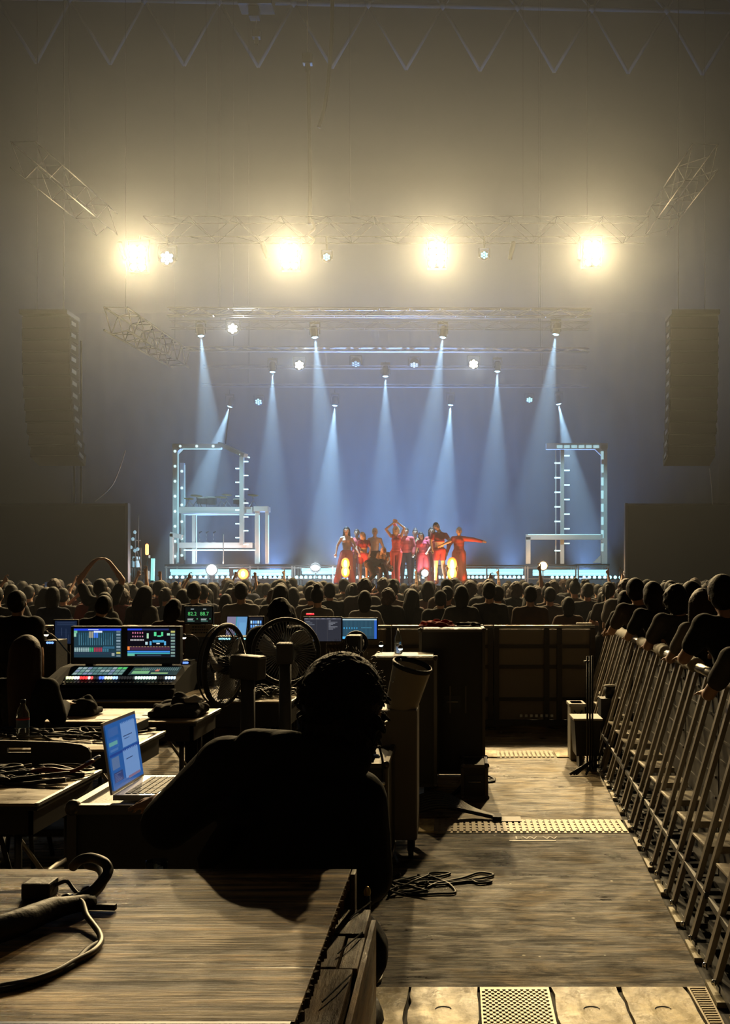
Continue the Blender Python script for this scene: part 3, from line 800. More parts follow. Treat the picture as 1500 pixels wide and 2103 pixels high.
glare(500, 1179, RY - .5, .17, bulb_o, 'orange glaring lamp below the left tower', 70, (1, .35, .08))
glare(710, 1166, 30.4, .13, bulb_o, 'orange glaring lamp at the knees of the leftmost dancer', 90, (1, .35, .08), n=2, tall=1.3)
glare(929, 1168, 30.4, .15, bulb_o, 'orange glaring lamp left of the dancer in the long red robe', 120, (1, .38, .1), n=2, tall=1.3)
glare(1116, 1162, RY - .3, .13, mat('amber_bulb', (1, .7, .4), .3, emis=(1, .55, .2), power=10), 'amber glaring lamp before the right tower', 30, (1, .55, .2), n=1)
# blue floods added unseen before the curtain to light the stage haze
for x, w in ((-9.6, .55), (-6.9, 1.0), (-4.2, 1.35), (-2.2, 1.5), (-.2, 1.25), (2.0, .65), (4.8, .6)):
    p = Vector((x, 38.8, SZ + .16)); t = thing('added_flood_lamp', 'added unseen blue flood lamp on the deck before the curtain at x %s' % {-9.6: 'far left', -6.9: 'left', -4.2: 'left of centre', -2.2: 'centre', -.2: 'right of centre', 2.0: 'right', 4.8: 'far right'}[x], 'stage lamp', p)
    t['label'] = t['label'].replace('at x ', '')
    m = MB(); m.box(p + Vector((-.2, -.1, -.14)), p + Vector((.2, .1, .06)), rot=(R(20), 0, 0), bev=.01); m.build('housing', BLK, t)
    m = MB(); m.box(p + Vector((-.17, -.07, .065)), p + Vector((.17, .07, .075)), rot=(R(20), 0, 0)); m.build('lens', mat('added_flood_lens', (.2, .4, 1), .3, emis=(.3, .55, 1), power=3), t)
    light('SPOT', 'added_flood_light', p + Vector((0, -.02, .14)), p + Vector((0, -1.6, 4)), ADDED_FLOOD_W * w, ADDED_FLOOD_C, 115, 1.0, .2, t)

# ================================================================== towers
lit = mat('pale_tower_metal', (.72, .76, .78), .45, .1)
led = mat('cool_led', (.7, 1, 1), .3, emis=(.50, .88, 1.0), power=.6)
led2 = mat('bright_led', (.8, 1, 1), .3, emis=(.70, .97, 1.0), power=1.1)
TY = 33.6
def beam(t, pa, pb, w, name, mm=lit, Y=TY, d=.16, bolts=0, Y2=None):
    a, b = P(*pa, Y), P(*pb, Y2 or Y); m = MB(); m.bar(a, b, w, d) if abs(pa[0] - pb[0]) < abs(pa[1] - pb[1]) else m.bar(a, b, d, w)
    o = m.build(name, mm, t)
    if bolts:
        for i in range(bolts):
            q = a.lerp(b, (i + .5) / bolts) + Vector((0, -d / 2 - .01, 0)); m = MB(); m.lathe([(.045, 0), (.03, .012), (0, .016)], q, (0, -1, 0), 10); m.build('bolt', led2, o)  # bolt heads glow to look lit, though they are no lamps
    return o
base_y = 1158
tl = thing('stage_tower', 'tall left metal tower with ladder post and two decks', 'tower', P(440, base_y, TY))
beam(tl, (361, 912), (361, base_y), .16, 'post', bolts=8)
beam(tl, (375, 951), (375, base_y), .14, 'post', bolts=6, Y=TY + .5)
beam(tl, (355, 917), (456, 917), .16, 'top_beam', bolts=3)
MB().hexa([P(366, 928, TY) + Vector(v) for v in ((0, -.08, 0), (.16, -.08, .16), (.16, .08, .16), (0, .08, 0))] + [P(366, 912, TY) + Vector(v) for v in ((0, -.08, 0), (.16, -.08, .0), (.16, .08, .0), (0, .08, 0))]).build('gusset', lit, tl)
beam(tl, (452, 912), (505, 936), .12, 'top_beam', Y=TY, Y2=TY - .9)
for i in range(9):
    p = P(462 + i * 5, 919 + i * 2.2, TY - .1 * i); m = MB(); m.box(p + Vector((-.16, -.03, -.02)), p + Vector((.18, .03, .02)), rot=(0, R(18), 0)); m.build('lit_step', led2, tl)
beam(tl, (497, 938), (497, 1120), .13, 'ladder_post', Y=TY - .8)
for i in range(13):
    yy = 948 + i * 14.2; s = 1 if i % 2 == 0 else -1
    if yy > 1128: break
    p = P(497 + s * 7.5, yy, TY - .82); m = MB(); m.box(p + Vector((-.085 , -.04, -.018)), p + Vector((.085, .04, .018))); m.build('rung', led2, tl)
m = MB()
for pts in (((366, 1155), (366, 932)), ((366, 932), (376, 922)), ((376, 922), (456, 922))):
    m.tube([P(*pts[0], TY - .1), P(*pts[1], TY - .1)], .022, 6)
m.build('led_strip', led, tl)
MB().tube([P(380, 955, TY + .4), P(380, 1150, TY + .4)], .014, 6).build('led_strip', led, tl)
beam(tl, (378, 1050), (526, 1050), .20, 'deck', d=1.2)
MB().bar(P(378, 1057, TY - .62), P(524, 1057, TY - .62), .03).build('led_strip', led, tl)
beam(tl, (524, 1046), (553, 1046), .16, 'deck', Y=TY - .4, d=.5)
beam(tl, (378, 1121), (526, 1121), .17, 'deck', d=1.2)
MB().bar(P(378, 1130, TY - .62), P(524, 1130, TY - .62), .04).build('led_strip', led2, tl)
for x, ya in ((399, 1056), (529, 1040), (549, 1040)): beam(tl, (x, ya), (x, base_y), .10 if x != 529 else .14, 'post', Y=TY - .5)
for x in (404, 533, 552): MB().tube([P(x, 1058, TY - .6), P(x, 1155, TY - .6)], .013, 6).build('led_strip', led, tl)
# side crate piece at lower left
beam(tl, (353, 1096), (353, base_y), .10, 'post', Y=TY - .6); beam(tl, (350, 1097), (374, 1103), .14, 'top_beam', Y=TY - .6)

tr = thing('stage_tower', 'tall right metal tower with lit ladder and low table frame', 'tower', P(1180, base_y, TY))
beam(tr, (1122, 917), (1248, 917), .20, 'top_beam', d=.2); beam(tr, (1241, 914), (1241, base_y), .19, 'post', d=.2)
m = MB(); a = P(1235, 922, TY - .02); m.prism([(a.x, a.z), (a.x - .22, a.z), (a.x, a.z - .22)], TY - .08, TY + .06); m.build('gusset', lit, tr)
m = MB(); a = P(1234, 1156, TY - .02); m.prism([(a.x, a.z), (a.x - .25, a.z), (a.x, a.z + .25)], TY - .08, TY + .06); m.build('gusset', lit, tr)
for i in range(8):
    p = P(1237.5, 935 + i * 27, TY - .11); m = MB(); m.box(p + Vector((-.04, -.01, -.13)), p + Vector((.04, .01, .13))); m.build('lit_panel', led, tr)
for i in range(6):
    p = P(1150 + i * 15, 917, TY - .11); m = MB(); m.box(p + Vector((-.09, -.01, -.045)), p + Vector((.09, .01, .045))); m.build('lit_panel', led, tr)
beam(tr, (1155, 924), (1155, base_y), .12, 'ladder_post', Y=TY - .3); beam(tr, (1142, 924), (1142, base_y), .035, 'ladder_post', Y=TY - .3, d=.04)
for i in range(14):
    yy = 936 + i * 15; s = 1 if i % 2 == 0 else -1
    p = P(1155 + s * 9.5, yy, TY - .32); m = MB(); m.box(p + Vector((-.095, -.04, -.02)), p + Vector((.095, .04, .02))); m.build('rung', led2, tr)
beam(tr, (1080, 1103), (1238, 1103), .17, 'low_beam', Y=TY - .5); beam(tr, (1085, 1103), (1085, base_y), .15, 'post', Y=TY - .5)
MB().tube([P(1085, 1098, TY - .6), P(1234, 1098, TY - .6)], .018, 6).build('led_strip', led, tr)

# ---- band gear on the left tower's decks
def cymbal(px, py, Y, r, zf, lb):
    p = P(px, py, Y); t = thing('cymbal_stand', lb, 'cymbal', (p.x, p.y, zf))
    m = MB(); m.lathe([(0, .03), (.03, .025), (r, 0), (r, -.004), (.03, .01)], p, (.12, -.25, 1), 22); m.build('cymbal', mat('brass', (.6, .45, .18), .3, .9), t)
    m = MB(); m.tube([p, (p.x, p.y, zf + .2)], .012, 6)
    for a in range(3): m.tube([(p.x, p.y, zf + .22), (p.x + .2 * math.cos(a * 2.1), p.y + .2 * math.sin(a * 2.1), zf)], .009, 5)
    m.build('stand', CHROME, t)
dz = P(0, 1043, TY).z + .01
for px, py, r, lb in ((388, 1024, .16, 'leftmost cymbal on the upper tower deck'), (404, 1018, .2, 'second cymbal on the upper tower deck'), (455, 1021, .2, 'cymbal near middle of the upper tower deck'), (466, 1016, .17, 'higher cymbal beside the middle one'), (520, 1017, .18, 'rightmost cymbal on the upper tower deck')):
    cymbal(px, py, TY, r, dz, lb)
def drum(px, Y, r, h, zf, lb, tilt=0):
    p = Vector((P(px, 0, Y).x, Y, zf)); t = thing('drum', lb, 'drum', p)
    m = MB(); c = p + Vector((0, 0, .12)); m.lathe([(r, 0), (r, h)], c, (0, -tilt, 1), 22); m.build('shell', mat('drum_shell', (.05, .05, .06), .25), t)
    m = MB(); m.lathe([(r * 1.03, h - .03), (r * 1.03, h), (r * .98, h + .005), (0, h + .004)], c, (0, -tilt, 1), 22); m.build('drumhead', WHT, t)
    m = MB()
    for a in range(3): m.tube([(p.x + r * .9 * math.cos(a * 2.1), p.y + r * .9 * math.sin(a * 2.1), zf), (p.x + r * .9 * math.cos(a * 2.1), p.y + r * .9 * math.sin(a * 2.1), zf + .3)], .01, 5)
    m.build('leg', CHROME, t)
drum(415, TY, .17, .2, dz, 'left drum on the upper tower deck'); drum(433, TY + .2, .2, .24, dz, 'second drum on the upper tower deck'); drum(492, TY, .2, .16, dz, 'right drum on the upper tower deck')
dz2 = P(0, 1115, TY).z + .01
for px, lb in ((410, 'left microphone stand on lower tower deck'), (424, 'middle microphone stand on lower tower deck'), (439, 'right microphone stand on lower tower deck')):
    p = Vector((P(px, 0, TY).x, TY, dz2)); t = thing('microphone_stand', lb, 'stand', p)
    m = MB(); m.tube([p, p + Vector((0, 0, .32))], .01, 6); m.lathe([(.1, 0), (.09, .02), (0, .02)], p, (0, 0, 1), 14); m.build('stand', CHROME, t)
    m = MB(); m.cap(p + Vector((0, 0, .33)), p + Vector((.08, -.05, .36)), .025, .02, 8); m.build('microphone', DGR, t)
p = P(475, base_y, TY - 1.4); hang('microphone_pole', 'tall thin dark pole standing before the lower tower deck', [P(459, 1158, TY - 1.0), P(459, 1097, TY - 1.0)], .018, ALU, 'pole')
hang('hanging_cable', 'thin chain from the lowest lamp row to the left tower top', [P(472, 838, 34), P(467, 880, 34), P(463, 916, 34)], .02, DGR)

# ---- left wing equipment pile (pale lit boxes, flame lamp, cyan tube)
WY = 31.5
def block(px0, px1, py0, py1, name, lb, mm, Y=WY, dep=.4):
    a, b = P(px0, py1, Y), P(px1, py0, Y)
    t = thing(name, lb, 'equipment', ((a.x + b.x) / 2, Y, a.z))
    MB().box(a, b + Vector((0, dep, 0)), bev=.02).build('body', mm, t)
    m = MB(); m.box((a.x + .03, Y - .02, a.z + (b.z - a.z) * .55), (b.x - .03, Y, b.z - .03)); m.build('panel', DGR, t)
    m = MB()
    for s in (.03, .97): m.tube([(a.x + (b.x - a.x) * s, Y + .1, a.z), (a.x + (b.x - a.x) * s, Y + .1, SZ)], .018, 6)
    if a.z > SZ + .05: m.build('leg', DGR, t)
    else: m.bm.free()
    return t
pale = mat('pale_panel_glow', (.6, .75, .85), .4, emis=(.4, .75, .95), power=.55)  # glow put into rack and fittings so they look lit
block(272, 282, 1143, 1165, 'amplifier_rack', 'pale blue glowing rack at left stage wing', pale)
block(262, 270, 1150, 1185, 'amplifier_rack', 'dark rack against the left side screen', DGR)
block(290, 300, 1172, 1190, 'monitor_speaker', 'pale wedge speaker at left wing floor', WHT)
t = thing('light_tube', 'upright thick cyan glowing tube at the left wing', 'stage lamp', P(314, 1195, WY))
MB().tube([P(313.5, 1193, WY), P(314.5, 1147, WY)], .06, 12).build('tube', mat('cyan_tube', (.5, 1, 1), .3, emis=(.35, .95, .9), power=1.0), t)
MB().box(P(309, 1197, WY - .1), P(319, 1192, WY + .1)).build('base', BLK, t)
t = thing('flame_lamp', 'small orange upright lamp above the cyan tube', 'stage lamp', P(303, 1195, WY))
m = MB(); a, b = P(302, 1137, WY), P(302, 1120, WY); m.cap(a, b, .05, .05, 10); m.build('bulb', mat('orange_bulb_small', (1, .6, .3), .3, emis=(1, .35, .1), power=4), t)
MB().tube([P(303, 1195, WY), P(302, 1141, WY)], .02, 6).build('pole', BLK, t)
m = MB(); m.box(P(299, 1146, WY - .1), P(309, 1140, WY + .1), bev=.01); m.build('bracket', WHT, t)
t = thing('scaffold_frame', 'pale ladder frame with bright fittings at the left wing', 'frame', P(285, 1195, WY))
m = MB()
for x in (267, 278, 289): m.tube([P(x, 1196, WY - .2), P(x, 1095 if x != 289 else 1125, WY - .2)], .02, 6)
for y in (1110, 1126, 1150, 1166): m.tube([P(267, y, WY - .2), P(289, y, WY - .2)], .018, 6)
m.tube([P(281, 1128, WY - .2), P(289, 1164, WY - .2)], .015, 6); m.build('tubing', ALU, t)
for x, y in ((277, 1093), (273, 1107), (269, 1124), (277, 1131), (283, 1128), (266, 1179)):
    m = MB(); m.ell(P(x, y, WY - .28), .05, .03, .055, n=8); m.build('fitting', pale, t)
MB().tube([P(284, 1125, WY), P(285, 1058, WY)], .014, 6).build('antenna', ALU, t)
# right wing gear
t = thing('equipment_stand', 'small stand with amber lamp at the right edge of the stage', 'equipment', P(1282, 1196, WY))
m = MB(); m.tube([P(1276, 1196, WY), P(1274, 1165, WY)], .03, 6); m.tube([P(1282, 1196, WY), P(1283, 1160, WY)], .025, 6); m.tube([P(1270, 1172, WY), P(1288, 1168, WY)], .03, 6); m.build('frame', DGR, t)
m = MB(); m.ell(P(1284, 1177, WY - .1), .05, .03, .11, n=10); m.build('lamp', mat('amber_bulb2', (1, .8, .5), .3, emis=(1, .75, .4), power=1.2), t)

# ================================================================== the cast on stage (facing the camera)
def fpose(px, Y, zfloor=SZ, top=None): return P(px, 0, Y).x
RED = cloth('red_fabric', (.50, .085, .08)); DRED = cloth('maroon_fabric', (.26, .02, .035)); PNK = cloth('pink_red_fabric', (.55, .07, .12)); DRK = cloth('dark_stage_fabric', (.03, .015, .025)); BRNF = cloth('tan_fur', (.22, .15, .08))
def cast(label, px, head_y, pose, top, legs, hair, mt, fem=False, Y=30.9, hands=None, tilt=None):
    parts, J = figure(-1, pose, top, legs, hair, .013, fem=fem, hands=hands)
    mats = {'body': SKIN2, 'shirt': mt[0], 'robe': mt[0], 'trousers': mt[1], 'skirt': mt[1], 'shoes': DRK, 'hair': mt[2]}
    hz = (PY - head_y) * Y / F + H - SZ; htop = max(J['head'].z + .135, .5)
    sc = hz / htop
    hd = (J['head'] - J['neck']).normalized()
    return mk_person('dancer', label, parts, mats, (P(px, 0, Y).x, Y, SZ), 0, 'dancers on the stage', (J['head'], hd), -1, sc)
mfem = dict()
A = dict
cast('dancer at left end, bare tan torso, long dark hair, red trousers', 712, 1081, A(elr=(.25, .02, 1.15), wrr=(.26, -.02, .92), ell=(-.27, .02, 1.16), wrl=(-.30, -.05, .93), anl=(-.28, 0, .085), knl=(-.2, -.05, .5), anr=(.16, 0, .085)), None, 'wide', 'long', (RED, RED, HAIR), fem=True)
cast('dancer in bright red top standing behind the left pair', 733, 1086, A(), (.012, 'short'), 'trousers', 'short', (RED, DRED, HAIRB), Y=31.6)
cast('blond dancer in maroon crop top, arms low, fourth from left end', 747, 1092, A(head=(-.03, -.03, 1.56), ell=(-.22, -.1, 1.15), wrl=(-.12, -.22, .98), elr=(.24, -.05, 1.15), wrr=(.20, -.2, .95)), (.012, 'crop'), 'shorts', 'bob', (DRED, PNK, HAIRY), fem=True)
cast('bare chested dancer with dark skirt and arms hanging down', 770, 1084, A(ell=(-.26, .0, 1.14), elr=(.26, .0, 1.14), wrl=(-.28, -.04, .92), wrr=(.27, -.03, .92)), None, 'skirt', 'short', (DRK, DRK, HAIRY), Y=31.3)
cast('shorter dancer in tan fur coat, bent forward beside the bare chested one', 789, 1123, A(pelvis=(0, .1, .80), waist=(0, 0, .9), chest=(0, -.12, 1.02), neck=(0, -.2, 1.13), head=(0, -.26, 1.24), shl=(-.16, -.13, 1.1), shr=(.16, -.13, 1.1), ell=(-.22, -.2, .86), elr=(.22, -.2, .86), wrl=(-.15, -.3, .68), wrr=(.15, -.3, .68), hil=(-.09, .1, .78), hir=(.09, .1, .78), knl=(-.1, -.1, .44), knr=(.1, -.1, .44)), (.04, 'long'), 'trousers', 'long', (BRNF, DRK, HAIRY), fem=True, Y=31.0)
# crouching on all fours in front
cast('dark dressed dancer crouching on hands and feet at front of the group', 780, 1157, A(pelvis=(-.30, 0, .62), waist=(-.15, 0, .68), chest=(.05, 0, .66), neck=(.2, 0, .60), head=(.31, -.02, .52), shl=(.1, -.15, .62), shr=(.1, .15, .62), ell=(.2, -.18, .36), elr=(.2, .18, .36), wrl=(.24, -.2, .09), wrr=(.26, .2, .09), hil=(-.3, -.1, .6), hir=(-.3, .1, .6), knl=(-.15, -.16, .32), knr=(-.2, .16, .30), anl=(-.36, -.15, .085), anr=(-.42, .15, .085)), (.02, 'long'), 'trousers', 'short', (DRK, DRK, HAIR), Y=30.2)
cast('blond woman in tight red bodysuit with both arms raised overhead', 814, 1080, A(shl=(-.15, 0, 1.43), shr=(.15, 0, 1.43), ell=(-.30, -.02, 1.62), wrl=(-.08, -.05, 1.80), elr=(.24, -.02, 1.66), wrr=(.04, -.05, 1.82), anl=(-.07, 0, .085), anr=(.06, 0, .085), knl=(-.08, -.03, .5), knr=(.05, -.04, .5)), (.008, 'none'), 'trousers', 'long', (RED, RED, HAIRY), fem=True, Y=30.7)
cast('dancer in red jacket and dark trousers, one arm raised to the left', 834, 1083, A(ell=(-.26, -.03, 1.56), wrl=(-.33, -.05, 1.82), elr=(.24, .0, 1.14), wrr=(.22, -.1, .93)), (.03, 'long'), 'trousers', 'short', (RED, DRK, HAIR), Y=31.0)
cast('dancer with tan top and dark trousers at middle of right group', 853, 1086, A(), (.012, 'none'), 'trousers', 'bun', (BRNF, DRK, HAIRB), fem=True, Y=31.5)
cast('dark curly haired dancer leaning in a pinkish red dress', 869, 1092, A(head=(-.06, -.03, 1.56), neck=(-.03, 0, 1.45), elr=(.24, -.04, 1.2), wrr=(.15, -.18, 1.05)), (.012, 'short'), 'skirt', 'bob', (PNK, PNK, HAIR), fem=True, Y=30.8)
cast('dancer with straight black hair, red top and maroon trousers', 887, 1082, A(ell=(-.26, -.05, 1.16), wrl=(-.2, -.16, 1.0)), (.014, 'short'), 'wide', 'long', (RED, DRED, HAIR), fem=True, Y=31.2)
cast('tallest dancer, short dark hair, crop top, bare midriff and shorts', 903, 1072, A(head=(-.08, 0, 1.59), elr=(.30, -.05, 1.2), wrr=(.05, -.2, 1.08), ell=(-.24, -.03, 1.18), wrl=(-.2, -.1, .98), anr=(.17, 0, .085)), (.012, 'crop'), 'shorts', 'short', (DRED, DRED, HAIR), Y=30.6)
cast('dancer at right end in long red robe, arm stretched out right', 943, 1082, A(elr=(.44, -.03, 1.34), wrr=(.68, -.05, 1.29), ell=(-.29, -.02, 1.2), wrl=(-.34, -.05, .99), anr=(.13, 0, .085)), (.022, 'robe'), 'trousers', 'short', (RED, RED, HAIRW), Y=30.8)

# ================================================================== crowd
VAR = []
def variant(pose, top, legs, hair, fem, mats, voxel=.017, hands=None, bulk=1.0):
    parts, J = figure(1, pose, top, legs, hair, voxel, fem=fem, hands=hands, bulk=bulk); return parts, mats
def cmats(a, b, h): return {'body': SKIN, 'shirt': a, 'trousers': b, 'skirt': b, 'shoes': CL[0], 'hair': h}
down = A()
folded = A(ell=(-.24, .02, 1.16), wrl=(-.08, .22, 1.14), elr=(.24, .02, 1.16), wrr=(.08, .24, 1.12))
lean = A(head=(.03, .03, 1.575), ell=(-.23, .05, 1.14), wrl=(-.16, .25, 1.05), elr=(.23, -.03, 1.12), wrr=(.24, .05, .9))
upr = A(shr=(.17, .0, 1.44), elr=(.27, .06, 1.66), wrr=(.25, .12, 1.90))
upl = A(shl=(-.17, .0, 1.44), ell=(-.26, .08, 1.60), wrl=(-.17, .16, 1.80))
both = A(shl=(-.17, 0, 1.44), shr=(.17, 0, 1.44), ell=(-.28, .05, 1.65), wrl=(-.20, .1, 1.88), elr=(.28, .05, 1.64), wrr=(.24, .1, 1.86))
phone = A(elr=(.22, .18, 1.36), wrr=(.22, .30, 1.60), ell=(-.10, .22, 1.36), wrl=(.10, .30, 1.58))
heart = A(shl=(-.17, 0, 1.45), shr=(.17, 0, 1.45), ell=(-.29, .03, 1.70), wrl=(-.12, .05, 1.93), elr=(.27, .03, 1.70), wrr=(.10, .05, 1.93))
PLAIN = [variant(down, (.02, 'short'), 'trousers', 'short', False, cmats(CL[1], CL[0], HAIR)),
         variant(folded, (.03, 'short'), 'trousers', 'bob', True, cmats(CL[2], CL[0], HAIR)),
         variant(lean, (.03, 'long'), 'trousers', 'long', True, cmats(CL[5], CL[0], HAIR)),
         variant(down, (.035, 'short'), 'trousers', 'cap', False, cmats(CL[0], CL[4], CL[0]), bulk=1.08),
         variant(folded, (.02, 'short'), 'skirt', 'pony', True, cmats(CL[3], CL[0], HAIR)),
         variant(lean, (.04, 'short'), 'trousers', 'puffy', False, cmats(CL[4], CL[0], HAIRB)),
         variant(down, (.02, 'short'), 'trousers', 'bun', True, cmats(CL[6], CL[0], HAIR))]
RAISE = {'right arm raised': variant(upr, (.02, 'short'), 'trousers', 'short', False, cmats(CL[1], CL[0], HAIR)),
         'left arm raised': variant(upl, (.02, 'short'), 'trousers', 'bob', True, cmats(CL[2], CL[0], HAIR)),
         'both arms raised': variant(both, (.02, 'short'), 'trousers', 'long', True, cmats(CL[0], CL[0], HAIR)),
         'holding up a phone': variant(phone, (.02, 'short'), 'trousers', 'short', False, cmats(CL[1], CL[0], HAIR))}
protos = {}
def person_from(var, label, loc, rz=0, sc=1.0, group=None, shirt=None, name='spectator'):
    parts, mats = var; key = id(parts)
    if key not in protos:
        o = mk_person(name, label, parts, mats, loc, rz, group, sc=sc, cat='person'); protos[key] = o
    else:
        o = copy_tree(protos[key]); o.location = loc; o.rotation_euler = (0, 0, rz); o.scale = (sc,) * 3
        for k in ('group',):
            if k in o: del o[k]
        tag(o, label, 'person', group)
    if shirt is not None:
        for c in o.children:
            if c.name.startswith('shirt'): c.material_slots[0].link = 'OBJECT'; c.material_slots[0].material = shirt
    return o
rc = random.Random(11)
GRP = 'spectators packed before the stage'; GL = 'spectator seen from behind among the packed dark crowd before the stage'
used = []
def free(x, y, d=.40): return all((x - a) ** 2 + (y - b) ** 2 > d * d for a, b in used)
def spot_px(px, head_y, Y, var, label, hgt=None, rz=0, htop=1.715, **k):
    x = P(px, 0, Y).x; used.append((x, Y)); z = H + (PY - head_y) * Y / F
    return person_from(var, label, (x, Y, 0), rz, z / htop, **k)
# the ones that stand out
hp, hJ = figure(1, heart, (.02, 'short'), 'trousers', 'short', .013, hands={'l': dict(d=(.75, .05, .6), curl=.9, palm_n=(.3, 0, -1)), 'r': dict(d=(-.75, .05, .6), curl=.9, palm_n=(-.3, 0, -1))})
x = P(207, 0, 13.2).x; used.append((x, 13.2))
mk_person('spectator', 'spectator raising both arms and forming a heart with the hands', hp, cmats(CL[0], CL[0], HAIR), (x, 13.2, 0), 0, sc=(H + (PY - 1189) * 13.2 / F) / 1.715)
spot_px(905, 1213, 13.0, PLAIN[3], 'broad spectator with rim lit shoulders behind the black case', rz=.05)
spot_px(1023, 1203, 13.3, PLAIN[0], 'wide shouldered spectator in dark shirt at the cross barrier middle', rz=0)
spot_px(1168, 1226, 13.1, PLAIN[1], 'short spectator with rim lit round head at the cross barrier right', shirt=CL[5])
spot_px(841, 1208, 13.6, PLAIN[2], 'long haired spectator left of the broad one', shirt=CL[1])
spot_px(792, 1206, 13.3, PLAIN[5], 'tall spectator behind the laptops right side', shirt=CL[0])
spot_px(1130, 1206, 13.9, PLAIN[0], 'tall slim spectator behind the short one at the barrier', shirt=CL[2])
spot_px(1238, 1216, 14.2, PLAIN[4], 'spectator with cap like hair near the barrier corner', shirt=CL[1])
spot_px(603, 1206, 14.5, PLAIN[1], 'spectator with bright rim lit bob behind the seated engineer', shirt=CL[1])
spot_px(665, 1193, 16.5, PLAIN[0], 'tall spectator behind the red light bar', shirt=CL[0])
spot_px(572, 1196, 15.2, PLAIN[5], 'very dark big haired spectator at centre left', shirt=CL[0])
ra = ['right arm raised', 'left arm raised', 'both arms raised', 'holding up a phone']
phone_m = display_mat()
spots = [(1080, 1196, 17, 0, 'waving hand near the right tower base'), (338, 1195, 20, 3, 'between the left wing and left tower'), (268, 1200, 17, 0, 'below the left wing gear'),
         (300, 1203, 18, 2, 'left of the sound level display'), (60, 1203, 16, 3, 'at the far left'), (130, 1208, 14.6, 3, 'with a glowing phone above the dark monitor'), (14, 1210, 14, 1, 'at the left picture edge'), (400, 1200, 17.5, 1, 'above the sound level display'),
         (500, 1202, 20, 2, 'in orange glow left of centre'), (560, 1198, 22, 0, 'in front of centre riser, left'), (690, 1200, 21, 3, 'below the leftmost dancer'), (1000, 1198, 22, 0, 'right of the robed dancer'), (1020, 1200, 18, 1, 'right of centre'),
         (1228, 1200, 19, 0, 'below the right tower post'), (1195, 1200, 24, 1, 'far below the right ladder'), (830, 1198, 22, 0, 'below the raised arm dancer'), (1300, 1198, 20, 1, 'before the right dark screen'), (170, 1205, 18, 1, 'left of the heart sign'), (755, 1199, 19, 3, 'below the crouching dancer')]
for px, hy, Y, v, lb in spots:
    o = spot_px(px, hy, Y, RAISE[ra[v]], 'spectator ' + ra[v] + ', ' + lb, rz=rc.uniform(-.25, .25))
    if v == 3:
        s = o.scale[0]; q = o.location + Vector((.175, .30, 1.70)) * s
        t = thing('phone', 'small phone held up, ' + lb, 'phone', q)
        m = MB(); m.box(q - Vector((.038, .006, .075)), q + Vector((.038, .004, .075)), bev=.004); m.build('phone_body', BLKG, t)
        display('phone_screen', q + Vector((-.035, -.0075, -.07)), (.07, 0, 0), (0, 0, .14), [(.08, .1, .92, .9, (1.0, 1.0, 1.3))] if px == 130 else [(.1, .1, .9, .6, (.05, .07, .12))], t, base=(.7, .7, 1.0) if px == 130 else (.02, .03, .05))
# everyone else, row after row
ORD = ['first', 'second', 'third', 'fourth', 'fifth', 'sixth', 'seventh', 'eighth', 'ninth', 'tenth', 'eleventh', 'twelfth', 'thirteenth', 'fourteenth', 'fifteenth', 'sixteenth', 'seventeenth', 'eighteenth', 'nineteenth', 'twentieth'] + ['twenty ' + w for w in ('first', 'second', 'third', 'fourth', 'fifth', 'sixth', 'seventh', 'eighth', 'ninth')] + ['thirtieth'] * 12
n = 0; Y = 12.75; row = 0
while Y < 27.5 and n < 262:
    step = .52 if Y < 17 else .60; x = -.46 * Y + rc.uniform(0, .4); xr = min(.30 * Y, 7.0)
    while x < xr:
        xx, yy = x + rc.uniform(-.09, .09), Y + rc.uniform(-.16, .16)
        if free(xx, yy, .36):
            used.append((xx, yy)); v = rc.choice(PLAIN); fem = v in (PLAIN[1], PLAIN[2], PLAIN[4], PLAIN[6])
            sc = rc.gauss(.955 if fem else .99, .028) * (.985 if Y < 15 else 1.0)
            lb_ = GL if row else 'spectator in the row right behind the cross barrier, %s from the left' % ORD[min(n, 39)]
            person_from(v, lb_, (xx, yy, 0), rc.uniform(-.3, .3), max(.88, min(1.05, sc)), GRP if row else None, rc.choice(CL)); n += 1
        x += step * rc.uniform(.95, 1.2)
    Y += .70 if Y < 15 else (.95 if Y < 20 else 1.35); row += 1

# ---- people leaning over the barrier at right
def rail_x(Y): return 1.11 + .048 * Y
leanr = A(chest=(-.06, .02, 1.30), neck=(-.09, .04, 1.45), head=(-.11, .07, 1.575), shl=(-.23, .03, 1.40), shr=(.11, .03, 1.41), ell=(-.33, .12, 1.20), wrl=(-.30, .30, 1.19), elr=(.18, .16, 1.16), wrr=(.0, .32, 1.19))
lp1, _ = figure(1, leanr, (.018, 'short'), 'trousers', 'short', .012); lp2, _ = figure(1, leanr, (.02, 'short'), 'trousers', 'puffy', .012)
lp3, _ = figure(1, leanr, (.018, 'short'), 'trousers', 'verylong', .012, fem=True); lp4, _ = figure(1, leanr, (.018, 'short'), 'trousers', 'bob', .012, fem=True)
L = [(1309, 1186, 9.6, lp1, CL[2], 'spectator in pale shirt leaning on the side barrier, farthest back'),
     (1345, 1193, 9.0, lp4, CL[0], 'dark haired spectator squeezed behind the pale shirted one'),
     (1392, 1199, 8.0, lp2, CL[2], 'big haired spectator in grey shirt at the side barrier'),
     (1448, 1207, 6.9, lp3, CL[3], 'long haired woman with black bag by the side barrier'),
     (1492, 1178, 6.1, lp1, CL[0], 'tall spectator in black at the right picture edge'),
     (1530, 1236, 5.05, lp3, CL[2], 'brown haired woman at right edge with forearm over the rail'),
     (1425, 1192, 8.6, lp1, CL[1], 'capped spectator half hidden behind the long haired woman'),
     (1285, 1212, 11.2, lp4, CL[1], 'spectator reaching a hand along the barrier corner')]
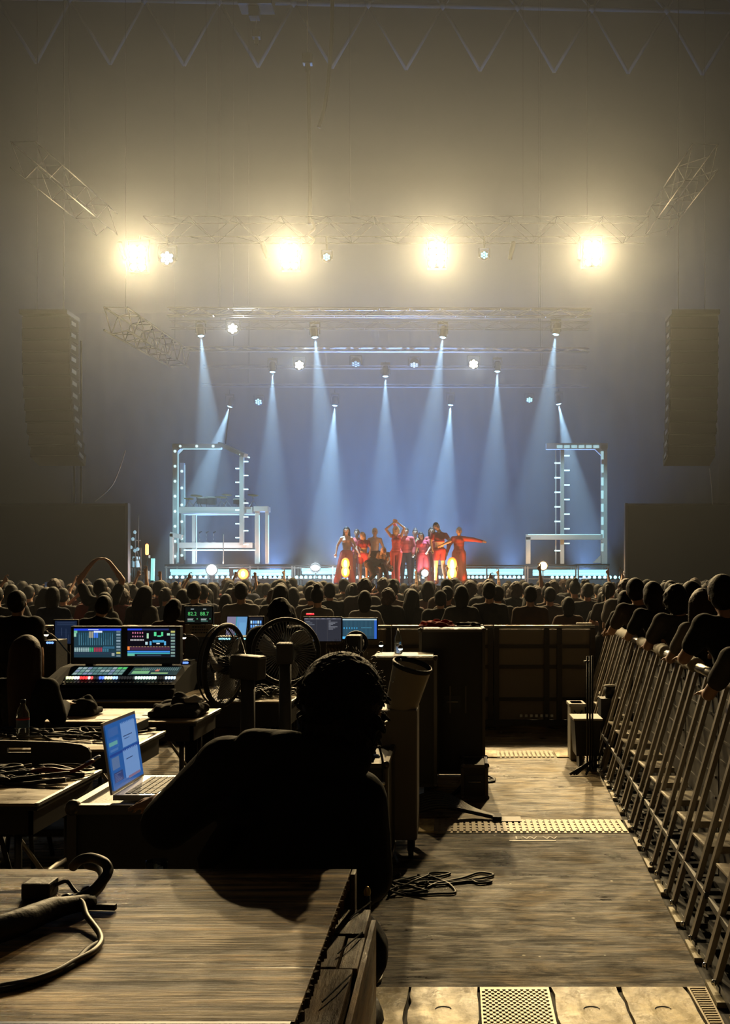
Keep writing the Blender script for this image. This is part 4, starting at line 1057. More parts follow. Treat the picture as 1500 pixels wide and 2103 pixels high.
for px, hy, Y, parts, sh, lb in L:
    x = P(px, 0, Y).x + .11; z = H + (PY - hy) * Y / F; x = max(x, rail_x(Y) + .22)
    mm = cmats(sh, CL[0], HAIRB if 'long haired' in lb or 'brown' in lb else HAIR)
    if id(parts) in protos:
        o = copy_tree(protos[id(parts)]); o.location = (x, Y, 0); o.scale = (z / 1.71,) * 3; tag(o, lb, 'person')
        for c in o.children:
            if c.name.startswith('shirt'): c.material_slots[0].link = 'OBJECT'; c.material_slots[0].material = sh
            if c.name.startswith('hair') and 'brown' in lb: c.material_slots[0].link = 'OBJECT'; c.material_slots[0].material = HAIRB
    else: o = mk_person('spectator', lb, parts, mm, (x, Y, 0), 0, sc=z / 1.71); protos[id(parts)] = o
x = P(1448, 0, 6.9).x + .11
t = thing('backpack', 'black backpack on the long haired woman at the barrier', 'bag', (x + .05, 6.62, 1.0))
MB().box((x - .10, 6.55, 1.0), (x + .20, 6.72, 1.42), bev=.06).build('bag_body', CL[0], t); MB().box((x - .06, 6.51, 1.03), (x + .16, 6.57, 1.2), bev=.03).build('pocket', CL[0], t)
for s in (-.06, .16): MB().tube(curve_pts([(x + s, 6.72, 1.40), (x + s, 6.80, 1.47), (x + s, 6.95, 1.38), (x + s, 6.9, 1.1), (x + s, 6.72, 1.05)], 6), .014, 8).build('strap', CL[0], t)

# ================================================================== floor of the aisle
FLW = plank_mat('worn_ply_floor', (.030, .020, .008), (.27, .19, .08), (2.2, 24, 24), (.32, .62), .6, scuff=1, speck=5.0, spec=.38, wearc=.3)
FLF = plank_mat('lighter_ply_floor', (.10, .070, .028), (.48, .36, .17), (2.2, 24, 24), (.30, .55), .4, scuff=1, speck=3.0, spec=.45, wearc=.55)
PALE = plank_mat('pale_floor_panel', (.62, .48, .22), (.95, .80, .42), (7, 9, 9), (.30, .42), .25, spec=.6, wearc=.85)
GRATE = mat('worn_ramp_metal', (.34, .29, .20), .42, .3)
EDGEP = mat('pale_edge_tape', (.50, .44, .30), .5)
def edge_x(Y): return .84 + .045 * Y
def slab(name, lb, Ya, Yb, xa, m, z=0.0, right=None):
    mb = MB(); r0, r1 = (right or edge_x)(Ya), (right or edge_x)(Yb)
    mb.hexa([(xa, Ya, z - .011), (r0, Ya, z - .011), (r1, Yb, z - .011), (xa, Yb, z - .011), (xa, Ya, z), (r0, Ya, z), (r1, Yb, z), (xa, Yb, z)])
    return solo(mb, name, m, lb, 'floor board', ((xa + r0) / 2, (Ya + Yb) / 2, z))
Yd = lambda y: H * F / (y - PY)
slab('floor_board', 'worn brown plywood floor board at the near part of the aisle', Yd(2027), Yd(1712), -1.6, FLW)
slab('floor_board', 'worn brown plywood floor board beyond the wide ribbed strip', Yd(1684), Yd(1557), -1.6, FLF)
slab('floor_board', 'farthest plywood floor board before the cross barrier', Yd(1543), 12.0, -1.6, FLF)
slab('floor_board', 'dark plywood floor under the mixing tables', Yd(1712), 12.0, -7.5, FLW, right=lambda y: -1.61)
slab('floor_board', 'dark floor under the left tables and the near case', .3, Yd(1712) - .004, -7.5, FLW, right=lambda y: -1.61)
# ribbed cable ramp strips
def ribbed(lb, Ya, Yb, xa, xb, plates=()):
    t = thing('ribbed_strip', lb, 'cable ramp', ((xa + xb) / 2, (Ya + Yb) / 2, 0))
    MB().box((xa, Ya + .003, -.011), (xb, Yb - .003, .004)).build('base', GRATE, t)
    m = MB(); n = int((xb - xa) / .042)
    for i in range(n):
        q = xa + (i + .5) * (xb - xa) / n
        if any(a < q < b for a, b in plates): continue
        m.box((q - .013, Ya + .02, .004), (q + .013, Yb - .02, .011))
    for j in range(1, 5): yy = Ya + (Yb - Ya) * j / 5; m.box((xa + .01, yy - .006, .004), (xb - .01, yy + .006, .009))
    m.build('rib', GRATE, t)
    for a, b in plates: MB().box((a, Ya + .01, .004), (b, Yb - .01, .012)).build('plate', PALE, t)
ribbed('wide ribbed metal cable ramp crossing the aisle in the middle', Yd(1712) + .004, Yd(1684) - .004, -1.6, edge_x(7) - .01, plates=((-.28, .0),) if False else ((-.27, -.16),))
ribbed('farther ribbed metal cable ramp crossing the aisle', Yd(1557) + .004, Yd(1543) - .004, -.1, edge_x(9.9) - .01, plates=((.25, .38), (.95, 1.2)))
# near pale panels with scalloped joints
edges = [(700, 2103), (840, 2027), (980, 2027), (1132, 2027), (1272, 2027), (1408, 2027)]
Yn = Yd(2027)
xs = [P(x, 0, Yn).x for x in (700, 842, 983, 1130, 1272, 1408)]
for i, (a, b) in enumerate(zip(xs, xs[1:])):
    if i == 2:
        t = thing('grate_panel', 'grey studded panel between the pale floor panels', 'floor panel', ((a + b) / 2, Yn - .7, 0))
        MB().box((a + .006, 2.2, -.011), (b - .006, Yn - .004, .002)).build('base', GRATE, t)
        m = MB(); r = 0; y = 3.2
        while y < Yn - .02:
            x = a + .02 + (.012 if r % 2 else 0)
            while x < b - .02:
                m.box((x - .007, y - .004, .002), (x + .007, y + .004, .006)); x += .024
            y += .018; r += 1
        m.build('stud', mat('worn_stud', (.5, .42, .28), .4, .2), t)
        continue
    m = MB(); n = 26; L = []; Rr = []
    rj = random.Random(i + 40)
    for k in range(n + 1):
        y = 2.2 + (Yn - .006 - 2.2) * k / n
        L.append((a + .004 + (rj.choice((0, .004, .010)) if i > 0 else 0), y)); Rr.append((b - .004 - rj.choice((0, .003, .010)), y))
    poly = L[::-1] + Rr
    m.prism(poly, -.011, .003 , axis=2)
    o = solo(m, 'floor_panel', PALE, 'pale worn floor panel, %s' % {0: 'leftmost, partly in shadow', 1: 'left of the grey studded one', 3: 'right of the grey studded one', 4: 'rightmost, by the barrier'}[i], 'floor panel', ((a + b) / 2, 3.2, 0))
    if i in (1, 3, 4):
        t = o
        for yy in (3.55, 4.0):
            m = MB(); c = Vector(((a + b) / 2, yy, .0035)); m.tube([c + Vector((.03 * math.cos(q), .022 * math.sin(q), 0)) for q in [k * math.pi / 8 for k in range(9)]], .0025, 5)
            h = m.build('recessed_handle', RUB); h.parent = o; h.location = -o.location
m = MB(); r0 = P(1408, 0, Yn).x + .006
m.hexa([(r0, 2.2, -.011), (edge_x(2.2) - .004, 2.2, -.011), (edge_x(Yn) - .004, Yn - .004, -.011), (r0, Yn - .004, -.011), (r0, 2.2, .003), (edge_x(2.2) - .004, 2.2, .003), (edge_x(Yn) - .004, Yn - .004, .003), (r0, Yn - .004, .003)])
o = solo(m, 'ribbed_strip', GRATE, 'narrow ribbed strip between rightmost pale panel and barrier', 'floor panel', (r0, 3, 0))
m = MB(); y = 3.1
while y < Yn - .02: m.box((r0 + .008, y - .004, .003), (edge_x(y) - .012, y + .005, .008)); y += .022
h = m.build('rib', GRATE); h.parent = o; h.location = -o.location
# pale edging beside the barrier
t = thing('floor_edging', 'broken pale edging strip along the foot of the side barrier', 'edging', (edge_x(6), 6, 0))
for i in range(40):
    Ya = 2.6 + i * .24; Yb = Ya + .235
    if i % 2: continue
    m = MB(); m.hexa([(edge_x(Ya) + .004, Ya, -.011), (edge_x(Ya) + .045, Ya, -.011), (edge_x(Yb) + .045, Yb, -.011), (edge_x(Yb) + .004, Yb, -.011), (edge_x(Ya) + .004, Ya, .012), (edge_x(Ya) + .045, Ya, .012), (edge_x(Yb) + .045, Yb, .012), (edge_x(Yb) + .004, Yb, .012)])
    m.build('edging_piece', EDGEP, t)
# tape marks
for px, py, w, lb in ((1050, 1686, .14, 'white tape patch at the end of the black cable bundle'),):
    c = P(px, py, Yd(py)); solo(MB().box((c.x - w / 2, c.y - .07, .012), (c.x + w / 2, c.y + .07, .016)), 'tape', mat('white_tape', (.75, .7, .6), .5), lb, 'tape', (c.x, c.y, .012))
t = thing('tape', 'small white taped letters on the floor before the ribbed ramp', 'tape', (P(1100, 0, 6.78).x, 6.72, 0))
text_obj('letters', 'EW W', (t.location.x, 6.66, .002), .10, (0, 0, 0), mat('white_tape', (.75, .7, .6), .5), t)
MB().box((t.location.x - .18, 6.60, 0), (t.location.x + .12, 6.63, .003)).build('strip', mat('white_tape', (.75, .7, .6), .5), t)

# ================================================================== side barrier (slanted struts, steps)
BAR = mat('barrier_steel', (.30, .27, .23), .42, .6)
PANEL = mat('barrier_panel', (.26, .23, .19), .6, .2)
STEP = plank_mat('step_plate', (.6, .56, .48), (.85, .80, .70), (2, 14, 14), (.25, .4), .15, spec=.7, wearc=.8)
GB = 'slanted strut barrier sections along the right of the aisle'
NTH = ['first', 'second', 'third', 'fourth', 'fifth', 'sixth', 'seventh', 'eighth', 'ninth', 'tenth']
def barrier_unit(Y0, L=1.04):
    t = thing('crowd_barrier', 'slanted strut steel barrier section at the right of the aisle, %s from the near end' % NTH[int(round((Y0 - 2.55) / 1.045))], 'barrier', (edge_x(Y0 + L / 2) + .1, Y0 + L / 2, 0), GB)
    xb = lambda y: edge_x(y) + .03
    xr = lambda y: rail_x(y) + .07
    # base rails and foot
    m = MB()
    m.bar((xb(Y0) + .03, Y0 + .02, .03), (xb(Y0 + L) + .03, Y0 + L - .02, .03), .05, .03)
    m.bar((xr(Y0) - .02, Y0 + .02, .03), (xr(Y0 + L) - .02, Y0 + L - .02, .03), .05, .03)
    for yy in (.04, .30, .56, .82, L - .04): m.bar((xb(Y0 + yy), Y0 + yy, .02), (xr(Y0 + yy) + .5, Y0 + yy, .02), .05, .025)
    m.build('base_frame', DGR, t)
    m = MB()
    for zz in (.13, .24): m.bar((xb(Y0) + .06, Y0 + .03, zz), (xb(Y0 + L) + .06, Y0 + L - .03, zz), .02, .03)
    m.build('lower_rail', DGR, t)
    for yy in (.06, .25, .58, .77):
        y = Y0 + yy; a = Vector((xb(y), y, .035)); b = Vector((xr(y) - .015, y, 1.12))
        s = MB().bar(a, b, .036, .024).build('strut', BAR, t)
        m = MB(); m.ell(a + Vector((-.015, -.02, .01)), .012, .012, .014, n=8); m.build('bolt', CHROME, s)
    for yy, l in ((.27, .27), (.79, .23)):
        y = Y0 + yy; x0 = xb(y) + .10
        m = MB(); m.box((x0, y - .005, .395), (xr(y) - .03, y + l, .405)); m.box((x0, y - .005, .37), (xr(y) - .03, y, .395)); m.build('step_plate', STEP, t)
    m = MB(); m.hexa([(xr(Y0), Y0 + .01, .04), (xr(Y0) + .02, Y0 + .01, .04), (xr(Y0 + L) + .02, Y0 + L - .01, .04), (xr(Y0 + L), Y0 + L - .01, .04),
                      (xr(Y0), Y0 + .01, 1.13), (xr(Y0) + .02, Y0 + .01, 1.13), (xr(Y0 + L) + .02, Y0 + L - .01, 1.13), (xr(Y0 + L), Y0 + L - .01, 1.13)])
    for k in range(9):
        z = .12 + k * .115; m.bar((xr(Y0) - .004, Y0 + .05, z), (xr(Y0 + L) - .004, Y0 + L - .05, z), .008, .012)
    m.build('panel', mat('side_barrier_panel', (.05, .045, .038), .6, .2), t)
    m = MB(); m.tube([(xr(Y0) + .01, Y0 + .01, 1.145), (xr(Y0 + L) + .01, Y0 + L - .01, 1.145)], .03, 10); m.build('top_rail', STEEL, t)
Y = 2.55
while Y < 11.0: barrier_unit(Y); Y += 1.045
# wrapped cloth on the rail
CLR = cloth('pale_wrap', (.42, .40, .35))
for Ya, Yb, lb in ((9.5, 10.9, 'farthest pale wrap on the side barrier rail'), (8.4, 9.0, 'pale wrap on the side barrier rail before the leaning man'), (7.6, 8.0, 'short pale wrap in the middle of the side barrier rail'), (6.35, 7.2, 'nearest pale wrap on the side barrier rail')):
    m = MB(); pts = [Vector((rail_x(y) + .08 + rc.uniform(-.006, .006), y, 1.155 + rc.uniform(-.006, .006))) for y in [Ya + (Yb - Ya) * k / 12 for k in range(13)]]
    m.tube(pts, [.042 + rc.uniform(-.006, .010) for _ in pts], 10); solo(m, 'rail_wrap', CLR, lb, 'cloth', pts[0])

# ================================================================== cross barrier before the crowd
GBX = 'flat panelled barrier sections closing the mixing area'
for i in range(8):
    xb = 1.62 - i * 1.2; xa = xb - 1.19; Y = 12.05
    t = thing('crowd_barrier', 'flat panelled steel barrier section before the crowd, %s from the aisle corner' % NTH[i], 'barrier', ((xa + xb) / 2, Y, 0), GBX)
    MB().box((xa, Y, .06), (xb, Y + .02, 1.12)).build('panel', PANEL, t)
    m = MB()
    for x in (xa + .03, xa + .62, xb - .42, xb - .03): m.box((x - .03, Y - .045, 0), (x + .03, Y, 1.13))
    for z in (.3, .68, .92): m.box((xa, Y - .03, z - .02), (xb, Y, z + .02))
    m.box((xa, Y - .08, .0), (xb, Y - .02, .06)); m.build('frame', mat('dark_barrier_frame', (.05, .045, .04), .5, .4), t)
    MB().tube([(xa, Y, 1.15), (xb, Y, 1.15)], .022, 8).build('top_rail', STEEL, t)
    for k in range(7): MB().box((xa + .3 + k * .06, Y - .09, .10), (xa + .33 + k * .06, Y - .082, .13)).build('reflector', ALU, t)
# hand on the corner is part of the reaching spectator; small light strip
solo(MB().box((1.40, 12.0, 1.18), (1.58, 12.06, 1.2), bev=.005), 'tape_roll', mat('white_tape', (.75, .7, .6), .5), 'bright pale strip on the barrier corner', 'tape', (1.5, 12, 1.18))

# ================================================================== tables
TOPW = plank_mat('pale_table_top', (.42, .33, .21), (.56, .46, .31), (1.2, 22, 22), (.30, .5), .12, spec=.5, wearc=.85)
TEDGE = mat('dark_table_edge', (.035, .030, .026), .5); LEGM = mat('table_leg_metal', (.10, .095, .09), .35, .8)
def table(lb, x0, x1, y0, y1, z, th=.03, apron=.10, legs=True):
    t = thing('folding_table', lb, 'table', ((x0 + x1) / 2, (y0 + y1) / 2, 0))
    MB().box((x0, y0, z - .012), (x1, y1, z), bev=.003).build('table_top', TOPW, t)
    m = MB(); m.box((x0 + .004, y0 + .004, z - th), (x1 - .004, y1 - .004, z - .012)); m.build('edge', TEDGE, t)
    m = MB(); m.box((x1 - .012, y0, z - .010), (x1 + .004, y1, z + .002)); m.build('edge_trim', ALU, t)
    m = MB(); m.box((x0 + .03, y0 + .03, z - th - apron), (x1 - .03, y0 + .05, z - th)); m.box((x0 + .03, y0 + .03, z - th - apron), (x0 + .05, y1 - .03, z - th)); m.box((x1 - .05, y0 + .03, z - th - apron), (x1 - .03, y1 - .03, z - th)); m.build('apron', TEDGE, t)
    if legs:
        for x in (x0 + .12, x1 - .12):
            for y in (y0 + .10, y1 - .10): MB().tube([(x, y, z - th), (x, y, 0)], .016, 8).build('leg', LEGM, t)
            for z_ in (.16, .42): MB().tube([(x, y0 + .1, z_), (x, y1 - .1, z_)], .012, 6).build('stretcher', STEEL, t)
            m = MB(); m.tube([(x, (y0 + y1) / 2, .42), (x - .25 * (1 if x > (x0 + x1) / 2 else -1), (y0 + y1) / 2, z - th)], .010, 6)
            m.build('cross_brace', STEEL, t)
    return t
table('nearest left folding table with pale top, black cables on it', -2.95, -1.655, 4.03, 4.75, .80)
table('second folding table from the near side, covered with cables and a bottle', -3.6, -1.715, 5.34, 6.0, .80)
table('third folding table with papers, bag and clothes heap', -3.4, -1.64, 6.42, 7.08, .80)
table('long pale table below the mixing console', -3.1, -1.22, 7.50, 8.62, .80, apron=.16)
table('far table carrying laptops behind the round fans', -3.6, -.28, 9.15, 9.95, .80)

# ---- cables
def clutter(name, lb, x0, x1, y0, y1, z, n, r=.006, seed=1, mm=RUB, h=.03):
    q = random.Random(seed); t = thing(name, lb, 'cables', ((x0 + x1) / 2, (y0 + y1) / 2, z))
    for i in range(n):
        if q.random() < .45:
            c = Vector((q.uniform(x0 + .1, x1 - .1), q.uniform(y0 + .08, y1 - .08), 0)); a = q.uniform(.06, .13); b = q.uniform(.05, .09); ph = q.uniform(0, 6)
            pts = [(min(x1, max(x0, c.x + a * (1 + .1 * math.sin(3 * k)) * math.cos(ph + k * .5))), min(y1, max(y0, c.y + b * math.sin(ph + k * .5))), z + r + q.uniform(0, h)) for k in range(int(q.uniform(12, 26)))]
        else:
            pts = [(q.uniform(x0, x1), q.uniform(y0, y1), z + r + q.uniform(0, h))]
            for k in range(q.randint(3, 5)):
                l = pts[-1]; pts.append((min(x1, max(x0, l[0] + q.uniform(-.28, .28))), min(y1, max(y0, l[1] + q.uniform(-.14, .14))), z + r + q.uniform(0, h)))
        MB().tube(curve_pts(pts, 5), r * q.uniform(.8, 1.3), 7).build('cable', mm, t)
    return t
clutter('cable_pile', 'tangled black cable pile on the nearest left table', -2.55, -1.68, 4.38, 4.72, .80, 30, .0075, 5)
clutter('cable_pile', 'tangled black cable pile with loops on the second table', -2.9, -1.76, 5.55, 5.95, .80, 34, .007, 9)
clutter('cable_pile', 'loose cables on the long table below the console', -1.75, -1.25, 7.6, 8.1, .80, 22, .008, 12, mm=DGR, h=.06)
t = thing('cable', 'red tipped connector lead at the corner of the nearest left table', 'cable', (-1.72, 4.5, .8))
MB().tube(curve_pts([(-1.9, 4.52, .83), (-1.8, 4.5, .85), (-1.72, 4.56, .83), (-1.66, 4.66, .86)], 6), .010, 8).build('lead', mat('red_rubber', (.20, .03, .02), .4), t)
MB().cap((-1.68, 4.63, .85), (-1.65, 4.70, .87), .012, .010, 8).build('connector', CHROME, t)

# ---- chair back at the near left
t = thing('folding_chair', 'black folding chair with slotted backrest between the first two tables', 'chair', (-2.02, 5.0, 0))
a = Vector((-2.02, 4.98, .80)); m = MB()
pts = []
for (x, z) in ((-.26, -.12), (.235, -.12), (.235, .05), (.205, .075), (.17, .088), (-.26, .105)): pts.append((a.x + x, a.z + z))
# back board with a handle slot built from strips around the slot
zs0, zs1, xs0, xs1 = a.z + .045, a.z + .068, a.x - .17, a.x - .055
m.prism([(a.x - .26, a.z - .12), (a.x + .235, a.z - .12), (a.x + .235, zs0), (a.x - .26, zs0)], 4.97, 4.99)
m.prism([(a.x - .26, zs0), (xs0, zs0), (xs0, zs1), (a.x - .26, zs1)], 4.97, 4.99)
m.prism([(xs1, zs0), (a.x + .235, zs0), (a.x + .222, zs1), (xs1, zs1)], 4.97, 4.99)
m.prism([(a.x - .26, zs1), (a.x + .222, zs1), (a.x + .19, a.z + .083), (a.x + .1, a.z + .095), (a.x - .26, a.z + .105)], 4.97, 4.99)
m.build('backrest', BLK, t)
MB().box((-2.26, 5.02, .42), (-1.80, 5.28, .46), bev=.015).build('seat', BLK, t)
for s in (-2.25, -1.81):
    MB().tube([(s, 4.99, .72), (s, 4.96, 0)], .012, 8).build('leg', DGR, t); MB().tube([(s, 5.02, .44), (s, 5.26, 0)], .012, 8).build('leg', DGR, t)

# ---- water bottle
bx, by, bz = -2.39, 5.62, .80
t = thing('water_bottle', 'clear plastic water bottle with red and blue label', 'bottle', (bx, by, bz))
pl = bpy.data.materials.new('clear_plastic'); pl.use_nodes = True
b_ = pl.node_tree.nodes['Principled BSDF']; b_.inputs['Transmission Weight'].default_value = .92; b_.inputs['Roughness'].default_value = .05; b_.inputs['IOR'].default_value = 1.2; b_.inputs['Base Color'].default_value = (.8, .88, .9, 1)
m = MB(); m.lathe([(0, .002), (.03, 0), (.034, .01), (.034, .03), (.031, .035), (.034, .045), (.034, .07), (.031, .075), (.034, .085), (.034, .15), (.028, .175), (.014, .2), (.013, .215)], (bx, by, bz), (0, 0, 1), 24); m.build('bottle_body', pl, t)
m = MB(); m.lathe([(.0345, .075), (.0345, .118)], (bx, by, bz), (0, 0, 1), 24); m.build('label', mat('blue_label', (.04, .10, .22), .4), t)
m = MB(); m.lathe([(.0352, .118), (.0352, .126)], (bx, by, bz), (0, 0, 1), 24); m.build('label_band', mat('red_band', (.5, .03, .02), .4), t)
m = MB(); m.lathe([(.0155, .208), (.0155, .226), (.012, .229), (0, .229)], (bx, by, bz), (0, 0, 1), 18); m.build('bottle_cap', BLKG, t)

# ---- things on third table
def heap(name, lb, c, s, n, mm, seed, cat):
    q = random.Random(seed); m = MB()
    for i in range(n):
        a = q.uniform(0, 6.28); d = q.random() ** .6
        m.ell((c[0] + math.cos(a) * d * s[0] * .72, c[1] + math.sin(a) * d * s[1] * .72, c[2] + q.uniform(.02, s[2] * (1 - d * .55))), s[0] * q.uniform(.18, .34), s[1] * q.uniform(.2, .36), s[2] * q.uniform(.16, .3), rot=(q.uniform(-.5, .5), q.uniform(-.5, .5), q.uniform(0, 3)), n=10)
    m.box((c[0] - s[0] * .8, c[1] - s[1] * .8, c[2] + .004), (c[0] + s[0] * .8, c[1] + s[1] * .8, c[2] + s[2] * .35), bev=.015)
    me = fuse(m, .008, 2, name); o = bpy.data.objects.new(name, me); me.materials.append(mm); C.objects.link(o); tag(o, lb, cat)
    lo = Vector(c); me.transform(Matrix.Translation(-lo)); o.location = lo; return o
heap('clothes_heap', 'crumpled dark jacket heap at right end of third table', (-1.83, 6.72, .80), (.20, .22, .13), 46, CL[1], 4, 'clothes')
heap('glove_pile', 'pale work gloves pile on the clothes heap', (-1.71, 6.66, .89), (.075, .07, .05), 20, CLR, 8, 'gloves')
heap('shoulder_bag', 'black shoulder bag on the third table behind the woman', (-2.48, 6.75, .80), (.14, .12, .13), 20, CL[0], 6, 'bag')
t = thing('paper_sheets', 'glossy papers spread on the third table', 'paper', (-2.1, 6.62, .801))
for i, (x, y, r_) in enumerate(((-2.22, 6.58, .2), (-2.05, 6.6, -.25), (-1.98, 6.78, .1))): MB().box((x - .10, y - .07, .8015 + i * .001), (x + .10, y + .07, .8022 + i * .001), rot=(0, 0, r_)).build('sheet', mat('paper', (.6, .58, .52), .35), t)

# ================================================================== mixing console on the long table
CX, CYY = -2.72, 8.05
def k8(px, py, Y=8.05): return P(px, py, Y)
t = thing('mixing_console', 'large mixing console with two lit screens and rows of coloured buttons', 'mixing desk', (-2.66, 8.1, .80))
x0, x1 = k8(128, 0).x, k8(372, 0).x
m = MB(); m.prism([(7.72, .80), (8.42, .80), (8.42, 1.02), (8.12, 1.0), (7.72, .90)], x0 - .04, x1 + .04, axis=0); m.build('desk_body', MBK, t)
m = MB(); m.box((x0 - .05, 7.66, .80), (x1 + .05, 7.74, .875), bev=.02); m.build('armrest', CL[0], t)
zt0, zt1 = k8(0, 1364, 8.15).z, k8(0, 1286, 8.15).z
sx0, sx1 = P(145, 0, 8.15).x, P(370, 0, 8.15).x
m = MB(); m.box((sx0, 8.15, zt0), (sx1, 8.24, zt1), bev=.008); fr_ = m.build('screen_housing', BLK, t)
m = MB(); m.box((sx0 + .1, 8.2, .98), (sx0 + .16, 8.28, zt0 + .1)); m.box((sx1 - .16, 8.2, .98), (sx1 - .1, 8.28, zt0 + .1)); m.build('screen_bracket', DGR, t)
q = random.Random(2)
def scr(pxa, pya, pxb, pyb, Y, items, name='screen', par=None, base=(.01, .015, .03)):
    a = P(pxa, pyb, Y); b = P(pxb, pya, Y)
    return display(name, a, (b.x - a.x, 0, 0), (0, 0, b.z - a.z), items, par, base)
it = [(0, .93, 1, 1, (.02, .06, .75)), (.3, .95, .52, .98, (.5, .6, .9)), (.0, .84, .07, .93, (.15, .5, .3)), (.0, .72, .05, .84, (.3, .6, .45))]
for i in range(16): it.append((.10 + i * .047, .42, .122 + i * .047, .86, (.025, .10, .16))); it.append((.108 + i * .047, .42, .114 + i * .047, q.uniform(.5, .8), (.12, .3, .38)))
for i in range(4): it.append((.32 + i * .05, .68, .36 + i * .05, .90, (.35, .33, .25) if i < 2 else (.06, .2, .8)))
it.append((.42, .86, .6, .92, (.7, .8, .9)))
for i in range(16):
    c = (.35, .5, .5) if i < 7 else ((.05, .45, .18) if i < 9 else ((.45, .04, .08) if i < 13 else (.05, .18, .26)))
    for r_ in range(3): it.append((.01 + i * .046, .20 + r_ * .05, .045 + i * .046, .24 + r_ * .05, c))
it += [(.62, .30, .86, .38, (.03, .12, .2)), (0, .10, .86, .17, (.02, .04, .07)), (.8, .05, .86, .15, (.3, .35, .35))]
for r_ in range(9): it.append((.90, .02 + r_ * .105, .985, .085 + r_ * .105, (.55, .5, .12) if r_ in (1,) else ((.25, .35, .42) if r_ % 2 else (.12, .18, .22))))
scr(152, 1291, 249, 1350, 8.145, it, 'left_screen', t, base=(.012, .04, .06))
it = [(0, .94, .3, 1, (.02, .06, .7)), (.3, .94, .86, 1, (.02, .03, .12)), (0, .40, .88, .93, (.002, .002, .006))]
for i in range(5): it.append((.1 + i * .05, .82, .125 + i * .05, .88, (.5, .15, .25))); it.append((.1 + i * .05, .7, .125 + i * .05, .75, (.5, .2, .3)))
for i in range(12): it.append((.06 + i * .024, .58, .075 + i * .024, .63, (.6, .6, .6)))
it += [(.55, .74, .60, .88, (.1, .7, .3)), (.62, .72, .70, .76, (.1, .8, .4)), (.70, .74, .74, .88, (.1, .7, .3)), (.40, .66, .44, .84, (.4, .7, .45)), (.82, .76, .88, .84, (.35, .7, .5)), (.52, .52, .76, .60, (.05, .3, .55)), (.46, .42, .50, .56, (.1, .4, .7)), (.76, .42, .80, .56, (.1, .4, .7)), (.60, .46, .67, .50, (.7, .75, .75)), (.37, .44, .42, .54, (.5, .7, .75)), (0, .26, .045, .38, (1, .25, .05)), (.045, .26, .88, .38, (.06, .02, .05))]
for i in range(14): it.append((.05 + i * .06, .355, .085 + i * .06, .38, (.4, .25, .12)))
it += [(0, .17, .88, .225, (.05, .25, .75)), (.0, .12, .88, .16, (.05, .4, .45)), (0, .05, .15, .12, (.15, .5, .35)), (.2, .05, .7, .09, (.03, .06, .1))]
for r_ in range(9): it.append((.90, .02 + r_ * .105, .985, .085 + r_ * .105, (.5, .5, .15) if r_ in (8,) else ((.25, .38, .32) if r_ % 2 else (.12, .2, .2))))
scr(262, 1291, 361, 1350, 8.145, it, 'right_screen', t, base=(.004, .006, .012))
# slanted touch strips
def slant(pxa, pxb, ya, yb, za, zb, items, name, base):
    a = P(pxa, 0, ya).x; b = P(pxb, 0, ya).x
    display(name, (a, ya, za), (b - a, 0, 0), (0, yb - ya, zb - za), items, t, base)
it = []
for i in range(10):
    for r_ in range(3): it.append((.01 + i * .1, .06 + r_ * .32, .09 + i * .1, .3 + r_ * .32, q.choice([(.16, .30, .26), (.10, .2, .2), (.3, .4, .4), (.2, .25, .38)]) if i < 8 else ((.10, .6, .15) if r_ == 2 else (.16, .3, .26))))
slant(146, 250, 7.93, 8.10, .955, 1.005, it, 'left_touch_strip', (.03, .07, .07))
it = [(.05, .15, .4, .5, (.2, .45, .2)), (.45, .15, .8, .3, (.3, .5, .2)), (.05, .6, .35, .8, (.1, .2, .1)), (.5, .45, .58, .7, (.8, .2, .1))]
for i in range(18): it.append((.2 + i * .043, .55, .222 + i * .043, .9, (.12, .2, .2)))
slant(262, 362, 7.93, 8.10, .955, 1.005, it, 'right_touch_strip', (.02, .04, .04))
cols = [(.9, 1, .5)] * 3 + [(.9, .9, 1)] * 2 + [(1, .05, .05)] * 3 + [(1, .6, .6), (1, .1, .1)] + [(.02, .02, .02)] * 2 + [(.1, .2, 1)] * 2 + [(.9, 1, .6)] * 3 + [(.4, .6, 1)] * 2 + [(.05, .05, .05)] * 6
bx0, bx1 = P(136, 0, 7.86).x, P(362, 0, 7.86).x; n = 40
allc = (cols + [(.7, 1, .85)] * 8 + [(.03, .03, .03)] * 3 + [(.6, .8, 1)] * 8)[:n]
for i in range(n):
    m = MB(); x = bx0 + (bx1 - bx0) * (i + .5) / n; c = allc[i]; m.box((x - .0062, 7.84, .93), (x + .0062, 7.865, .952), bev=.002)
    m.build('button', mat('button_%d_%d_%d' % tuple(int(v * 10) for v in c), c, .4, emis=c, power=1.5), t)
m = MB()
for i in range(30): x = bx0 + (bx1 - bx0) * (i + .5) / 30; m.box((x - .006, 7.76, .905), (x + .006, 7.785, .917))
m.build('fader', ALU, t)

